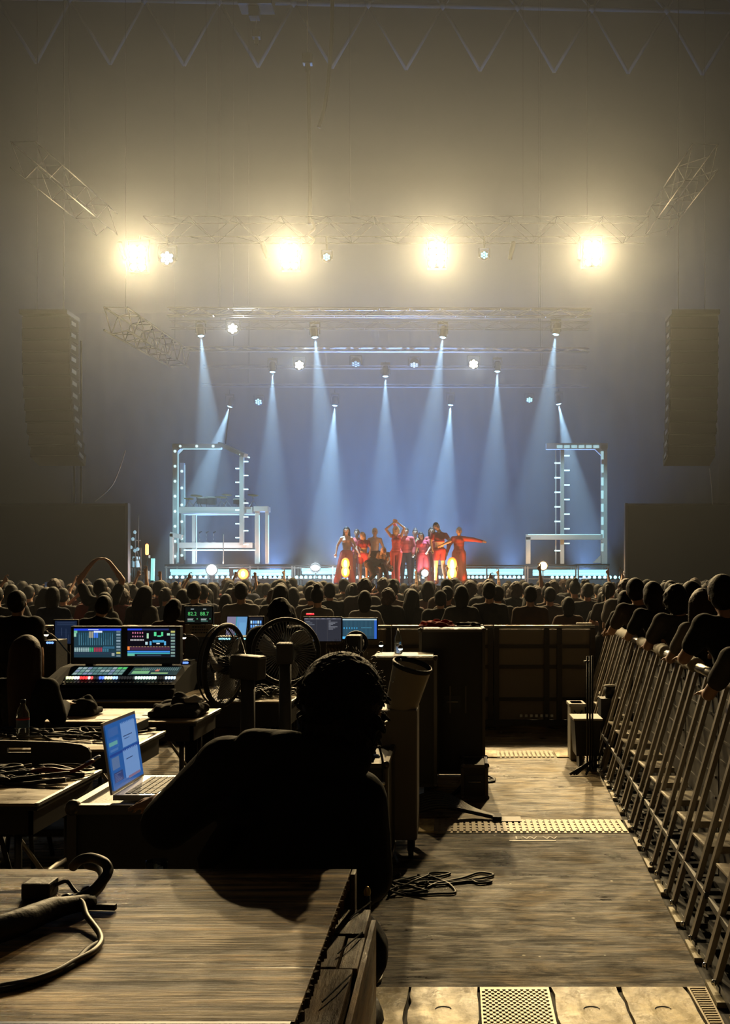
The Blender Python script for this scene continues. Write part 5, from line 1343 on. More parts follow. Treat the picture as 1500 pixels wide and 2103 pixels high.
# ---- gooseneck lamps
def goose(lb, base, ctrl, mm):
    t = thing('gooseneck_lamp', lb, 'lamp', base)
    MB().tube(curve_pts([base] + ctrl, 7), .006, 7).build('neck', DGR, t)
    e = Vector(ctrl[-1]); m = MB(); m.lathe([(0, .03), (.012, .028), (.022, 0), (.02, 0)], e, (0, 0, 1), 12); m.build('lamp_head', BLK, t)
    m = MB(); m.ell(e - Vector((0, 0, .002)), .017, .017, .012, n=10); m.build('bulb', mm, t)
gl = mat('warm_white_bulb', (1, 1, .9), .3, emis=(1, .9, .65), power=7)
goose('gooseneck lamp arching left of the console', P(143, 1342, 8.2), [P(133, 1332, 8.1), P(118, 1314, 8.0), P(104, 1302, 8.0), P(95, 1303, 8.0)], gl)
goose('gooseneck lamp right of the console before the notice', P(409, 1325, 8.6), [P(407, 1314, 8.5), P(396, 1305, 8.4), P(385, 1305, 8.4), P(378, 1309, 8.4)], gl)
goose('small white clip light left of two on the far case', P(783, 1340, 8.2), [P(786, 1332, 8.2), P(783, 1325, 8.2)], mat('cold_bulb', (1, 1, 1), .3, emis=(.8, 1, .95), power=6))
goose('small white clip light right of two on the far case', P(823, 1343, 8.0), [P(826, 1338, 8.0), P(823, 1332, 8.0)], mat('cold_bulb', (1, 1, 1), .3, emis=(.8, 1, .95), power=6))
# ---- monitor with sound level, notice
def monitor(name, lb, pxa, pya, pxb, pyb, Y, items, base, stand=True, zfloor=.80, rotz=0, cat='screen'):
    a, b = P(pxa, pyb, Y), P(pxb, pya, Y); t = thing(name, lb, cat, ((a.x + b.x) / 2, Y, zfloor))
    MB().box((a.x - .012, Y, a.z - .014), (b.x + .012, Y + .025, b.z + .012), bev=.004).build('bezel', BLK, t)
    s = scr(pxa, pya, pxb, pyb, Y - .001, items, 'screen', t, base)
    if stand:
        m = MB(); cx = (a.x + b.x) / 2; m.box((cx - .03, Y + .02, zfloor + .01), (cx + .03, Y + .04, a.z + .03)); m.box((cx - .11, Y - .06, zfloor), (cx + .11, Y + .1, zfloor + .012)); m.build('stand', BLK, t)
    return t
w_ = [(.1, .03, .4, .06, (.5, .6, .6))]
it = [(.08, .10, .34, .12, (.2, .5, .4)), (.58, .10, .84, .12, (.2, .5, .4)), (.08, .18, .28, .21, (.7, .8, .8)), (.58, .18, .78, .21, (.7, .8, .8)), (.08, .25, .30, .27, (.5, .6, .6)), (.58, .25, .80, .27, (.5, .6, .6)), (.2, .86, .32, .90, (.6, .7, .7)), (.66, .86, .78, .90, (.6, .7, .7)), (.42, .22, .46, .28, (.1, .6, .2)), (.9, .22, .94, .28, (.1, .6, .2))]
t = monitor('level_display', 'black sound level display with green digits 82.2 and 88.7', 381, 1247, 436, 1279, 8.9, it, (.004, .006, .006), zfloor=0)
grn = mat('green_digit', (.1, .8, .3), .4, emis=(.10, .55, .16), power=.9)
for px, s in ((395, '82.2'), (420, '88.7')): text_obj('digits', s, P(px, 1264, 8.892), .045, (R(90), 0, 0), grn, t)
t = thing('notice_board', 'beige notice sheet with dark lettering below the level display', 'notice', P(408, 1308, 8.7))
a, b = P(381, 1308, 8.7), P(436, 1283, 8.7); MB().box(a, b + Vector((0, .008, 0))).build('sheet', mat('beige_paper', (.30, .25, .19), .7), t)
m = MB()
for r_, w in enumerate((.5, .62, .55)):
    z = b.z - .025 - r_ * .024; x = (a.x + b.x) / 2 - (b.x - a.x) * w / 2; qq = random.Random(r_)
    while x < (a.x + b.x) / 2 + (b.x - a.x) * w / 2: l = qq.uniform(.006, .02); m.box((x, 8.697, z), (x + l, 8.6995, z + .012)); x += l + .006
m.build('lettering', BLK, t)
MB().box((a.x - .01, 8.72, 0), (b.x + .01, 8.74, a.z + .02)).build('backing', BLK, t)
# ---- laptops and screens on the far table
it = [(0, .0, .45, 1, (.22, .20, .30)), (.45, 0, .5, 1, (.05, .3, .35)), (.5, 0, 1, 1, (.13, .30, .55)), (.3, .3, .62, .36, (.6, .75, .85)), (.62, .02, .95, .7, (.15, .36, .62))]
def laptop(lb, hinge, along, deck_dir, w, d, h, tilt, items, base, col=DGR, z=0):
    """hinge: left end of the hinge line; along: unit vector of the hinge; deck_dir: unit vector towards the user"""
    hinge = Vector(hinge); u = Vector(along).normalized(); dd = Vector(deck_dir).normalized(); t = thing('laptop', lb, 'laptop', hinge + u * w / 2)
    up = Vector((0, 0, 1)); v = (up * math.cos(tilt) - dd * math.sin(tilt)).normalized()
    def slabp(o, a, b, c, nm, mm):
        m = MB(); P0 = [o, o + a, o + a + b, o + b]; m.hexa([*P0, *[p + c for p in P0]]); return m.build(nm, mm, t)
    slabp(hinge, u * w, dd * d, up * .014, 'deck', col)
    slabp(hinge + up * .014 - dd * .001, u * w, v * h, -(v.cross(u)).normalized() * -.006 if False else (u.cross(v)).normalized() * (-.006 if u.cross(v).dot(dd) > 0 else .006), 'lid', col)
    n = dd * .0012
    display('screen', hinge + up * .014 + n + u * .008 + v * .008, u * (w - .016), v * (h - .016), items, t, base) if u.cross(v).dot(dd) > 0 else display('screen', hinge + up * .014 + n + u * (w - .008) + v * .008, -u * (w - .016), v * (h - .016), items, t, base)
    m = MB()
    for r_ in range(5):
        for c_ in range(12):
            o = hinge + up * .0145 + dd * (d * .14 + r_ * d * .09) + u * (w * .07 + c_ * w * .073); m.hexa([o, o + u * w * .06, o + u * w * .06 + dd * d * .07, o + dd * d * .07, *[p + up * .0015 for p in (o, o + u * w * .06, o + u * w * .06 + dd * d * .07, o + dd * d * .07)]])
    m.build('keyboard', BLK, t)
    return t
Yl = 9.5; a = P(462, 1311, Yl)
laptop('laptop with pale blue window on its screen, left one on the far table', (a.x, Yl, a.z), (1, -.15, 0), (-.15, -1, 0), .21, .17, .20, .25, it, (.1, .2, .35))
MB_ = solo(MB().box((P(455, 0, 9.5).x, 9.3, .80), (P(515, 0, 9.5).x, 9.7, P(0, 1312, 9.5).z)), 'equipment_case', BLK, 'black case raising the pale blue laptop', 'case', (P(485, 0, 9.5).x, 9.5, .80))
it = [(.1 + (i % 5) * .17, .1 + (i // 5) * .2, .22 + (i % 5) * .17, .24 + (i // 5) * .2, (.15, .4, .9) if i % 3 else (.5, .75, .9)) for i in range(20)]
monitor('small_monitor', 'small dark monitor with blue icons beside the pale blue laptop', 512, 1268, 540, 1310, 9.3, it, (.01, .012, .02))
it = [(0, .93, 1, 1, (.07, .07, .09))] + [(.02 + i * .15, .95, .1 + i * .15, .98, (.2, .2, .24)) for i in range(6)] + [(.33, 0, .34, .93, (.05, .05, .06)), (.62, 0, .63, .93, (.05, .05, .06))]
it += [(.04, .84 - i * .07, .04 + .12 + .06 * (i % 3), .865 - i * .07, (.13, .15, .18)) for i in range(5)] + [(.66, .86 - i * .05, .72 + .06 * ((i * 7) % 4), .88 - i * .05, (.25, .26, .30)) for i in range(8)]
monitor('monitor', 'grey monitor with dark editor windows, left of the blue one', 625, 1269, 701, 1317, 9.55, it, (.028, .030, .042))
it = [(0, .93, 1, 1, (.45, .6, .65)), (.93, 0, 1, .93, (.03, .13, .55)), (.0, .0, .93, .93, (.02, .06, .10))] + [(.03 + i * .075, .5, .06 + i * .075, .58, (.05, .4, .75)) for i in range(6)] + [(.55, .54, .85, .565, (.1, .4, .6))] + [(.06 + i * .04, .15, .07 + i * .04, .9, (.04, .12, .17)) for i in range(22)] + [(.0, .0, .25, .12, (.1, .5, .9))]
monitor('monitor', 'bright blue tinted monitor with fader lines, rightmost of the far table', 704, 1271, 774, 1312, 9.5, it, (.03, .1, .15))
t = thing('led_bar', 'short red lit bar above the grey monitor', 'light', P(636, 1261, 9.9)); a, b = P(629, 1263, 9.9), P(645, 1259.5, 9.9)
MB().box(a, b + Vector((0, .02, 0)), bev=.004).build('bar', mat('red_led', (1, .1, .1), .4, emis=(1, .03, .05), power=1.3), t); MB().box(P(637, 1275, 9.91), P(639, 1262, 9.93)).build('mount', BLK, t)
it = [(.1, .3, .35, .8, (.1, .25, .6)), (.5, .1, .6, .9, (.2, .4, .7))]
monitor('monitor', 'dim dark blue monitor with slanting lines left of the console', 113, 1275, 158, 1322, 9.2, [(.1, .82, .95, .84, (.03, .05, .1)), (.3, .35, .31, .7, (.06, .09, .16)), (.1, .90, .9, .92, (.04, .06, .12)), (.5, .2, .51, .65, (.06, .09, .16)), (.62, .1, .63, .4, (.05, .08, .14)), (0, .5, 1, .505, (.02, .04, .08))], (.008, .016, .04))
def ledrow(lb, pxa, pxb, py, Y, n, col):
    t = thing('effects_unit', lb, 'equipment', P((pxa + pxb) / 2, py + 12, Y)); a, b = P(pxa - 5, py + 14, Y), P(pxb + 5, py - 5, Y); a.z = .80 if Y > 7 else a.z
    MB().box(a, b + Vector((0, .25, 0)), bev=.006).build('case', BLK, t)
    for i in range(n):
        m = MB(); c = P(pxa + (pxb - pxa) * (i + .5) / n, py, Y - .004); m.ell(c, .012, .006, .009, n=8); m.build('indicator', mat('led_%s' % col[0], col[1], .4, emis=col[1], power=1.6), t)
ledrow('rack unit with cyan lights behind the left fan', 449, 474, 1312, 9.1, 5, ('cyan', (.4, .9, 1)))
ledrow('rack unit with cyan lights right of the left fan', 487, 509, 1312, 9.1, 4, ('cyan', (.4, .9, 1)))
ledrow('dark unit with small blue lights right of the console', 376, 386, 1361, 8.3, 3, ('blue', (.15, .3, 1)))
ledrow('dark unit with blue lights left of the console', 95, 110, 1320, 8.4, 3, ('blue2', (.2, .4, 1)))
ledrow('dark unit with a red light behind the near laptop', 268, 274, 1491, 5.9, 1, ('red', (1, .02, .05)))

# ================================================================== fans
def fan(lb, c, r, face, foot, body, box_lb=True, thick=.10):
    """c: hub centre, face: unit vector the fan blows towards"""
    c = Vector(c); n = Vector(face).normalized(); t = thing('pedestal_fan', lb, 'fan', (c.x - n.x * .12, c.y - n.y * .12, 0))
    q = n.to_track_quat('Z', 'Y').to_matrix()
    def ring(rr, z, rad): return MB().tube([c + q @ Vector((rr * math.cos(a * math.pi / 20), rr * math.sin(a * math.pi / 20), z)) for a in range(40)], rad, 8, closed=True)
    ring(r, 0, .017).build('guard_rim', BLK, t); ring(r * .97, thick / 2, .006).build('guard_ring', BLK, t)
    m = MB()
    for a in range(56):
        an = a * 2 * math.pi / 56; d = Vector((math.cos(an), math.sin(an), 0))
        m.tube([c + q @ (d * .05 + Vector((0, 0, thick * .75))), c + q @ (d * r * .6 + Vector((0, 0, thick * .68))), c + q @ (d * r)], .0016, 4, cap=False)
        m.tube([c + q @ (d * .06 - Vector((0, 0, thick * .75))), c + q @ (d * r * .6 - Vector((0, 0, thick * .68))), c + q @ (d * r)], .0016, 4, cap=False)
    m.build('guard_wires', mat('guard_wire', (.2, .2, .2), .4, .7), t)
    m = MB(); m.lathe([(0, thick * .8), (.05, thick * .76), (.055, thick * .7), (.0, thick * .68)], c, n, 20); m.build('badge', BLK, t)
    for k in range(3):
        m = MB(); L = []; Uu = []
        for i in range(8):
            rr = .05 + (r * .88 - .05) * i / 7; w = .45 + .35 * math.sin(i / 7 * 3)
            for s, arr in ((-1, L), (1, Uu)):
                an = k * 2.094 + s * w * .5 + i * .06; arr.append(m.bm.verts.new(c + q @ Vector((rr * math.cos(an), rr * math.sin(an), s * .025))))
        for i in range(7): m._new([m.bm.faces.new((L[i], L[i + 1], Uu[i + 1], Uu[i]))])
        for f in m.bm.faces: f.smooth = True
        bl = m.build('blade', mat('fan_blade', (.50, .50, .52), .35), t); s = bl.modifiers.new('s', 'SOLIDIFY'); s.thickness = .004
    m = MB(); m.lathe([(0, -.03), (.06, -.03), (.055, .03), (0, .035)], c, n, 20); m.build('hub', BLK, t)
    b0 = c - n * .10
    q_ = n.to_track_quat('Y', 'Z').to_matrix(); e_ = c - n * .16; m = MB(); m.box(e_ - Vector((.06, .10, .075)), e_ + Vector((.06, .10, .075)), rot=q_, bev=.018); m.build('motor_housing', body, t)
    px_, py_ = c.x - n.x * .16, c.y - n.y * .16
    m = MB(); m.tube([(px_, py_, c.z - .04), (px_, py_, .1)], .045, 12); m.build('column', body, t)
    m = MB(); m.lathe([(0, .0), (.2, 0), (.19, .03), (.06, .06), (.04, .12)], (px_, py_, 0), (0, 0, 1), 24); m.build('base', BLK, t)
fanbody = mat('fan_grey', (.075, .075, .08), .55)
fan('round fan seen nearly edge on, left of the seated man', P(462, 1366, 6.4), .25, (-.93, .27, .05), 0, fanbody)
fan('round fan facing the camera behind the left fan', P(588, 1338, 7.5), .235, (-.12, .99, .0), 0, fanbody)
fan('small round fan before the blue monitor', P(732, 1320, 8.6), .085, (0, 1, 0), 0, BLK, thick=.05)
solo(MB().box((P(732, 0, 8.6).x - .15, 8.4, 0), (P(732, 0, 8.6).x + .15, 8.7, .0201)), 'floor_plate', BLK, 'thin dark plate beneath the small fan', 'plate', (P(732, 0, 8.6).x, 8.55, 0))

# ---- spot cooler with tilted hood
t = thing('spot_cooler', 'tall pale cooler on castors with a tilted cylindrical hood right of the seated man', 'air cooler', (-.42, 6.35, 0))
a, b = P(805, 1712, 6.15), P(857, 1458, 6.15)
MB().box((a.x - .09, 6.15, .12), (b.x, 6.5, b.z), bev=.012).build('cabinet', mat('grey_beige_shell', (.22, .20, .17), .5), t)
c0, c1 = P(822, 1458, 6.25), P(846, 1372, 6.2)
ax = (c1 - c0).normalized()
m = MB(); m.lathe([(.0, .0), (.085, 0), (.10, .05), (.118, (c1 - c0).length), (.125, (c1 - c0).length + .015), (.112, (c1 - c0).length), (.09, .03), (0, .03)], c0, ax, 30); m.build('hood', mat('pale_hood', (.42, .38, .31), .45), t)
m = MB(); m.lathe([(.121, (c1 - c0).length), (.127, (c1 - c0).length + .02), (.118, (c1 - c0).length + .03), (.112, (c1 - c0).length)], c0, ax, 30); m.build('hood_rim', BLK, t)
m = MB()
for i in range(6): m.ell(P(808 + 3.2 * i, 1400 - 9 * i, 6.14), .006, .006, .006, n=6)
m.build('rivet', CHROME, t)
for x in (a.x - .05, b.x - .04):
    for y in (6.2, 6.45):
        m = MB(); m.lathe([(0, -.015), (.04, -.015), (.04, .015), (0, .015)], (x, y, .04), (1, 0, 0), 14); m.box((x - .02, y - .02, .05), (x + .02, y + .02, .125)); m.build('castor', RUB, t)

# ---- tall rack case, white topped case, tool case with bag, floor box
CASE = mat('case_laminate', (.030, .026, .022), .45, bump=(120, .1)); TRIM = mat('case_trim', (.11, .10, .09), .35, .7)
def road_case(lb, x0, x1, y0, y1, z0, z1, top=None, name='road_case', castors=False, doors=False):
    t = thing(name, lb, 'case', ((x0 + x1) / 2, (y0 + y1) / 2, z0)); zb = z0 + (.10 if castors else 0)
    MB().box((x0, y0, zb), (x1, y1, z1 - .01), bev=.004).build('case_body', CASE, t)
    m = MB(); e = .012
    for x in (x0, x1):
        for y in (y0, y1): m.box((x - e, y - e, zb), (x + e, y + e, z1))
    for z in (zb + e, z1 - e):
        for y in (y0, y1): m.box((x0, y - e, z - e), (x1, y + e, z + e))
        for x in (x0, x1): m.box((x - e, y0, z - e), (x + e, y1, z + e))
    m.build('metal_edging', TRIM, t)
    for x in (x0, x1):
        for y in (y0, y1):
            for z in (zb + .01, z1 - .01): m = MB(); m.ell((x, y, z), .022, .022, .022, n=8); m.build('ball_corner', TRIM, t)
    if top: MB().box((x0 + .02, y0 + .02, z1 - .008), (x1 - .02, y1 - .02, z1 + .006)).build('lid', top, t)
    m = MB(); cx = (x0 + x1) / 2; zm = (zb + z1) / 2
    m.box((cx - .07, y0 - .008, zm - .05), (cx + .07, y0 + .002, zm + .05)); m.build('handle_dish', DGR, t)
    m = MB(); m.tube([(cx - .05, y0 - .018, zm), (cx + .05, y0 - .018, zm)], .006, 6); m.build('handle', STEEL, t)
    if castors:
        for x in (x0 + .07, x1 - .07):
            for y in (y0 + .07, y1 - .07): m = MB(); m.lathe([(0, -.018), (.048, -.018), (.048, .018), (0, .018)], (x, y, z0 + .048), (1, 0, 0), 16); m.build('castor', RUB, t)
    return t
k = lambda px, Y: P(px, 0, Y).x
t = road_case('tall black rack case at the left edge of the aisle', k(864, 8.4), k(994, 8.4), 8.4, 9.05, 0, P(0, 1292, 8.4).z, castors=True)
m = MB(); q0 = P(0, 1409, 8.4).z; q1 = P(0, 1464, 8.4).z
for px in (925, 957): m.box((k(px, 8.38) - .006, 8.38, q1), (k(px, 8.38) + .006, 8.395, q0))
m.build('recessed_grip', TRIM, t)
solo(MB().ell(P(885.5, 1374, 8.37), .006, .004, .012, n=8), 'indicator_light', mat('red_led2', (1, .1, .05), .4, emis=(1, .06, .03), power=1.2), 'tiny red light on the tall black rack case', 'light', P(885.5, 1374, 8.37))
road_case('high case with pale lid behind the cooler', k(768, 7.87), k(900, 7.87) - .02, 7.87, 8.34, 0, 1.10, top=mat('pale_lid', (.62, .58, .48), .4), castors=True)
road_case('wide tool case on the floor right behind the seated man', -.98, -.385, 5.50, 6.08, 0, .70, castors=True)
t = road_case('small black box with cut corner beside the tall rack case', k(950, 7.9), k(1000, 7.9), 7.9, 8.28, 0, P(0, 1570, 7.9).z)
heap('tool_bag', 'soft black tool bag with pale papers on the tool case', (-.62, 5.78, .712), (.20, .17, .16), 36, CL[0], 14, 'bag')
t = thing('paper_sheets', 'folded pale papers sticking out of the tool bag', 'paper', (-.53, 5.7, .86))
for i in range(3): MB().box((-.60 + i * .01, 5.62, .862 + i * .014), (-.44 + i * .01, 5.78, .866 + i * .014), rot=(.12, -.1 * i, .4 + .2 * i)).build('sheet', mat('paper', (.6, .58, .52), .35), t)
t = thing('hanging_tool', 'bright metal buckle and strap hanging at the tool bag side', 'strap', (-.40, 5.47, .62))
m = MB(); m.tube(curve_pts([(-.42, 5.46, .80), (-.40, 5.455, .72), (-.395, 5.455, .60), (-.385, 5.455, .52)], 5), .007, 6); m.build('strap', BLK, t)
m = MB(); m.ell((-.397, 5.445, .60), .012, .008, .014, n=8); m.build('buckle', CHROME, t)
# clothes on tall case
heap('red_cloth', 'crumpled red cloth on top of the tall rack case', ((k(897, 8.7)), 8.7, P(0, 1292, 8.4).z + .004), (.19, .14, .055), 26, cloth('red_jacket', (.45, .05, .03)), 21, 'cloth')
heap('black_cloth', 'folded black cloth on the tall rack case right of the red one', ((k(962, 8.7)), 8.68, P(0, 1292, 8.4).z + .004), (.12, .14, .05), 16, CL[0], 22, 'cloth')
# glassware like bottle stack left on rear
t = thing('bottle', 'tall slim clear bottle standing behind the pale lidded case', 'bottle', P(817, 1312, 8.9))
m = MB(); q = P(817, 1341, 8.15); q = Vector((q.x, 8.2, 1.108)); m.lathe([(0, 0), (.028, 0), (.028, .12), (.012, .16), (.011, .2), (0, .2)], q, (0, 0, 1), 16); t.location = q; m.build('bottle_body', pl, t)

# ---- cables on the aisle floor
t = thing('floor_cable', 'thin dark cable in loose loops on the near aisle floor', 'cable', P(915, 1815, 5.8))
def fl(px, py, z=.008): 
    Yq = H * F / (py - PY); return (P(px, py, Yq).x, Yq, z)
MB().tube(curve_pts([fl(*q) for q in ((812, 1806), (850, 1806), (900, 1803), (925, 1796), (890, 1795), (880, 1800), (910, 1812), (925, 1820), (935, 1836), (900, 1838), (850, 1840), (820, 1834), (860, 1832), (885, 1822), (900, 1816), (950, 1806), (985, 1795), (1014, 1800), (980, 1808), (920, 1814), (870, 1814), (860, 1818), (900, 1820), (960, 1813), (1010, 1813), (985, 1817), (970, 1811))], 7), .0065, 7).build('cable', RUB, t)
clutter('floor_cable', 'small coil of dark cable at the foot of the tool case', -.36, -.16, 5.45, 5.75, .0, 6, .006, 31)
t = thing('cable_bundle', 'thick black cable bundle arching on the floor beside the cooler', 'cable', P(935, 1690, 7.2))
for i in range(7):
    dy = i * .03
    MB().tube(curve_pts([(P(858 , 0, 7.2).x - .1, 7.15 + dy, .03 + .01 * i), (P(880, 0, 7.2).x, 7.2 + dy, .08 + .012 * i), (P(920, 0, 7.2).x, 7.2 + dy, .09 + .008 * i), (P(975, 0, 7.2).x, 7.2 + dy * .6, .05), (P(1028, 0, 7.2).x, 7.15 + dy * .2, .02)], 8), .014, 8).build('cable', RUB, t)
m = MB(); m.box((P(1012, 0, 7.2).x, 7.12, .006), (P(1030, 0, 7.2).x, 7.24, .04)); m.build('connector', BLK, t)
t = thing('floor_cable', 'cables looping out beneath the small black box', 'cable', P(975, 1610, 8.2))
for i in range(3): MB().tube(curve_pts([fl(905 + 4 * i, 1650), fl(930 + 6 * i, 1632 - 3 * i), fl(960, 1612 - 4 * i, .03), fl(1000, 1598, .02), fl(1016, 1602 + 2 * i), fl(985, 1610)], 7), .009, 7).build('cable', RUB, t)

# ---- mic stands, bins by the barrier
t = thing('stand_bundle', 'three thin black stands with folded legs by the side barrier', 'stand', (1.12, 9.0, 0))
for i, px in enumerate((1207, 1213, 1219)):
    m = MB(); m.tube([(P(px, 0, 9.0).x, 9.0 + .03 * i, .02), (P(px, 0, 9.0).x, 9.0 + .03 * i, P(0, 1348, 9.0).z)], .009, 8); m.build('pole', BLK, t)
m = MB()
for a, b in (((1215, 1560), (1168, 1578)), ((1215, 1558), (1175, 1560)), ((1218, 1560), (1200, 1582)), ((1215, 1565), (1180, 1570))): m.tube([(P(a[0], 0, 9.0).x, 9.0, .10), (P(b[0], 0, 9.0).x, 8.85, .014)], .012, 6)
m.build('folded_leg', BLK, t)
m = MB(); m.box((P(1200, 0, 9).x, 8.98, .97), (P(1212, 0, 9).x, 9.03, .985)); m.build('clamp', BLK, t)
t = thing('storage_bin', 'black bin with pale rim among the stands', 'bin', (1.26, 9.25, 0))
a, b = P(1180, 1550, 9.15), P(1240, 1478, 9.15)
m = MB(); m.hexa([(a.x + .02, 9.15, .12), (b.x - .04, 9.15, .12), (b.x - .04, 9.45, .12), (a.x + .02, 9.45, .12), (a.x, 9.13, b.z), (b.x - .02, 9.13, b.z), (b.x - .02, 9.47, b.z), (a.x, 9.47, b.z)]); m.build('bin_body', BLK, t)
m = MB(); m.box((a.x - .01, 9.12, b.z - .005), (b.x - .01, 9.48, b.z + .012)); m.build('lid', mat('pale_lid2', (.45, .41, .34), .4), t)
m = MB()
for x in (a.x + .05, b.x - .08): m.box((x, 9.2, 0), (x + .03, 9.4, .125))
m.build('foot', BLK, t)
t = thing('bucket', 'pale grey box with black handle left behind the black bin', 'box', (1.1, 9.75, 0))
a, b = P(1172, 1505, 9.6), P(1202, 1445, 9.6)
MB().box((a.x, 9.6, 0), (b.x, 9.85, b.z), bev=.015).build('box_body', mat('pale_grey_plastic', (.32, .31, .28), .5), t); MB().box((a.x - .012, 9.585, b.z - .03), (b.x + .012, 9.865, b.z), bev=.008).build('lid', mat('pale_grey_plastic', (.32, .31, .28), .5), t)
MB().tube(curve_pts([(a.x + .03, 9.57, b.z - .06), ((a.x + b.x) / 2, 9.56, b.z - .11), (b.x - .03, 9.57, b.z - .06)], 5), .007, 6).build('handle', BLK, t)
t = thing('cup', 'black cup with pale lid by the barrier struts', 'cup', P(1255, 1440, 9.7))
c = P(1254, 1433, 9.7); m = MB(); m.lathe([(0, 0), (.045, 0), (.06, .11), (0, .11)], c, (0, 0, 1), 18); m.build('cup_body', BLK, t)
m = MB(); m.lathe([(.063, .108), (.063, .12), (0, .125)], c, (0, 0, 1), 18); m.build('lid', CLR, t)
MB().box((c.x - .1, 9.62, 0), (c.x + .1, 9.82, c.z)).build('shelf_box', BLK, t)

# ================================================================== people at the mixing area
sit = A(pelvis=(0, 0, .56), waist=(0, .02, .70), chest=(0, .05, .90), neck=(0, .06, 1.06), head=(0, .08, 1.18), shl=(-.15, .05, .965), shr=(.15, .05, .965), ell=(-.21, .12, .77), elr=(.21, .12, .77), wrl=(-.15, .34, .82), wrr=(.14, .34, .82),
        hil=(-.1, 0, .54), hir=(.1, 0, .54), knl=(-.13, .42, .52), knr=(.13, .42, .52), anl=(-.13, .40, .085), anr=(.13, .40, .085))
def seat_person(lb, px, head_y, Y, hair, top, mm, fem, sc=1.0, zoff=None, pose=None, bulk=1.0):
    parts, J = figure(1, pose or sit, top, 'trousers', hair, .011, fem=fem, bulk=bulk)
    z = H + (PY - head_y) * Y / F; ht = (J['head'].z + .13) * sc; o = mk_person('seated_person', lb, parts, mm, (P(px, 0, Y).x, Y, max(0, z - ht)), 0, sc=sc)
    return o, max(0, z - ht)
def stool(lb, x, y, h, r=.17):
    t = thing('stool', lb, 'chair', (x, y, 0)); m = MB(); m.lathe([(0, h - .05), (r, h - .05), (r + .01, h - .02), (r - .01, h), (0, h)], (x, y, 0), (0, 0, 1), 22); m.build('seat', BLK, t)
    for a in range(4): an = a * math.pi / 2 + .78; MB().tube([(x + .1 * math.cos(an), y + .1 * math.sin(an), h - .05), (x + .2 * math.cos(an), y + .2 * math.sin(an), 0)], .013, 6).build('leg', DGR, t)
o, dz_ = seat_person('seated woman with very long straight hair at the left', 45, 1306, 6.15, 'verylong', (.02, 'long'), cmats(CL[0], CL[0], HAIRB), True, bulk=.98, sc=.93, pose={**sit, 'ell': (-.185, .12, .77), 'elr': (.185, .12, .77)})
stool('round black stool under the long haired woman', o.location.x, 6.12, .43 + dz_)
o, dz_ = seat_person('engineer in dark jacket seen from behind between the fans', 572, 1229, 8.75, 'puffy', (.05, 'long'), cmats(CL[0], CL[0], HAIR), False, bulk=1.15, sc=1.05)
stool('high black stool under the engineer between the fans', o.location.x, 8.72, .42 + dz_)
# two staff standing at left between the tables and the crowd
pp, _ = figure(1, down, (.035, 'short'), 'trousers', 'short', .012, bulk=1.1)
for px, hy, Y, lb in ((36, 1213, 9.4, 'broad man in dark shirt standing at far left behind the woman'), (205, 1221, 10.4, 'man in black standing behind the console, below the heart sign')):
    parts = pp if px == 36 else figure(1, lean, (.03, 'short'), 'trousers', 'short', .012)[0]
    mk_person('standing_person', lb, parts, cmats(CL[0], CL[0], HAIR), (P(px, 0, Y).x, Y, 0), 0, sc=(H + (PY - hy) * Y / F) / 1.715)
parts, _ = figure(1, lean, (.03, 'long'), 'trousers', 'bob', .012, fem=True)
mk_person('standing_person', 'person with bag strap standing right of the console screens', parts, cmats(CL[5], CL[0], HAIR), (P(350, 0, 10.6).x, 10.6, 0), 0, sc=(H + (PY - 1228) * 10.6 / F) / 1.715)

# ================================================================== foreground: wooden case, its cables, laptop, man
WOOD = plank_mat('scratched_plywood', (.14, .075, .018), (.72, .44, .115), (2.5, 44, 44), (.22, .48), .45, cracks=1, scuff=1, spec=.5)
WOOD2 = plank_mat('raw_timber', (.20, .11, .045), (.45, .29, .13), (20, 3, 20), (.4, .7), .6)
BX1, BY0, BY1, BZ = -.1744, 1.095, 1.68, 1.20
t = thing('wooden_case', 'scratched plywood topped road case in the foreground at left', 'case', (-.6, 1.4, 0))
m = MB(); m.box((-1.15, BY0, BZ - .018), (BX1, BY1, BZ), bev=.0015); m.build('top_board', WOOD, t)
MB().box((-1.14, BY0 + .01, .10), (BX1 - .034, BY1 - .012, BZ - .018)).build('case_body', CASE, t)
MB().box((-1.15, BY0 - .006, BZ - .03), (BX1 - .004, BY0, BZ + .0005)).build('blue_edge_strip', mat('blue_edging', (.0, .10, .35), .4), t)
# splintered right edge
m = MB(); q = random.Random(4)
for i in range(46):
    y = BY0 + .012 * i + .01; l = q.uniform(.0005, .0055); m.prism([(BX1 - .001, y), (BX1 + l, y + q.uniform(.001, .005)), (BX1 - .001, y + .009)], BZ - .016, BZ - q.uniform(.0, .006), axis=2)
m.build('splintered_edge', WOOD2, t)
for x in (-1.05, -.27):
    for y in (1.17, 1.6): m = MB(); m.lathe([(0, -.02), (.048, -.02), (.048, .02), (0, .02)], (x, y, .05), (1, 0, 0), 16); m.build('castor', RUB, t)
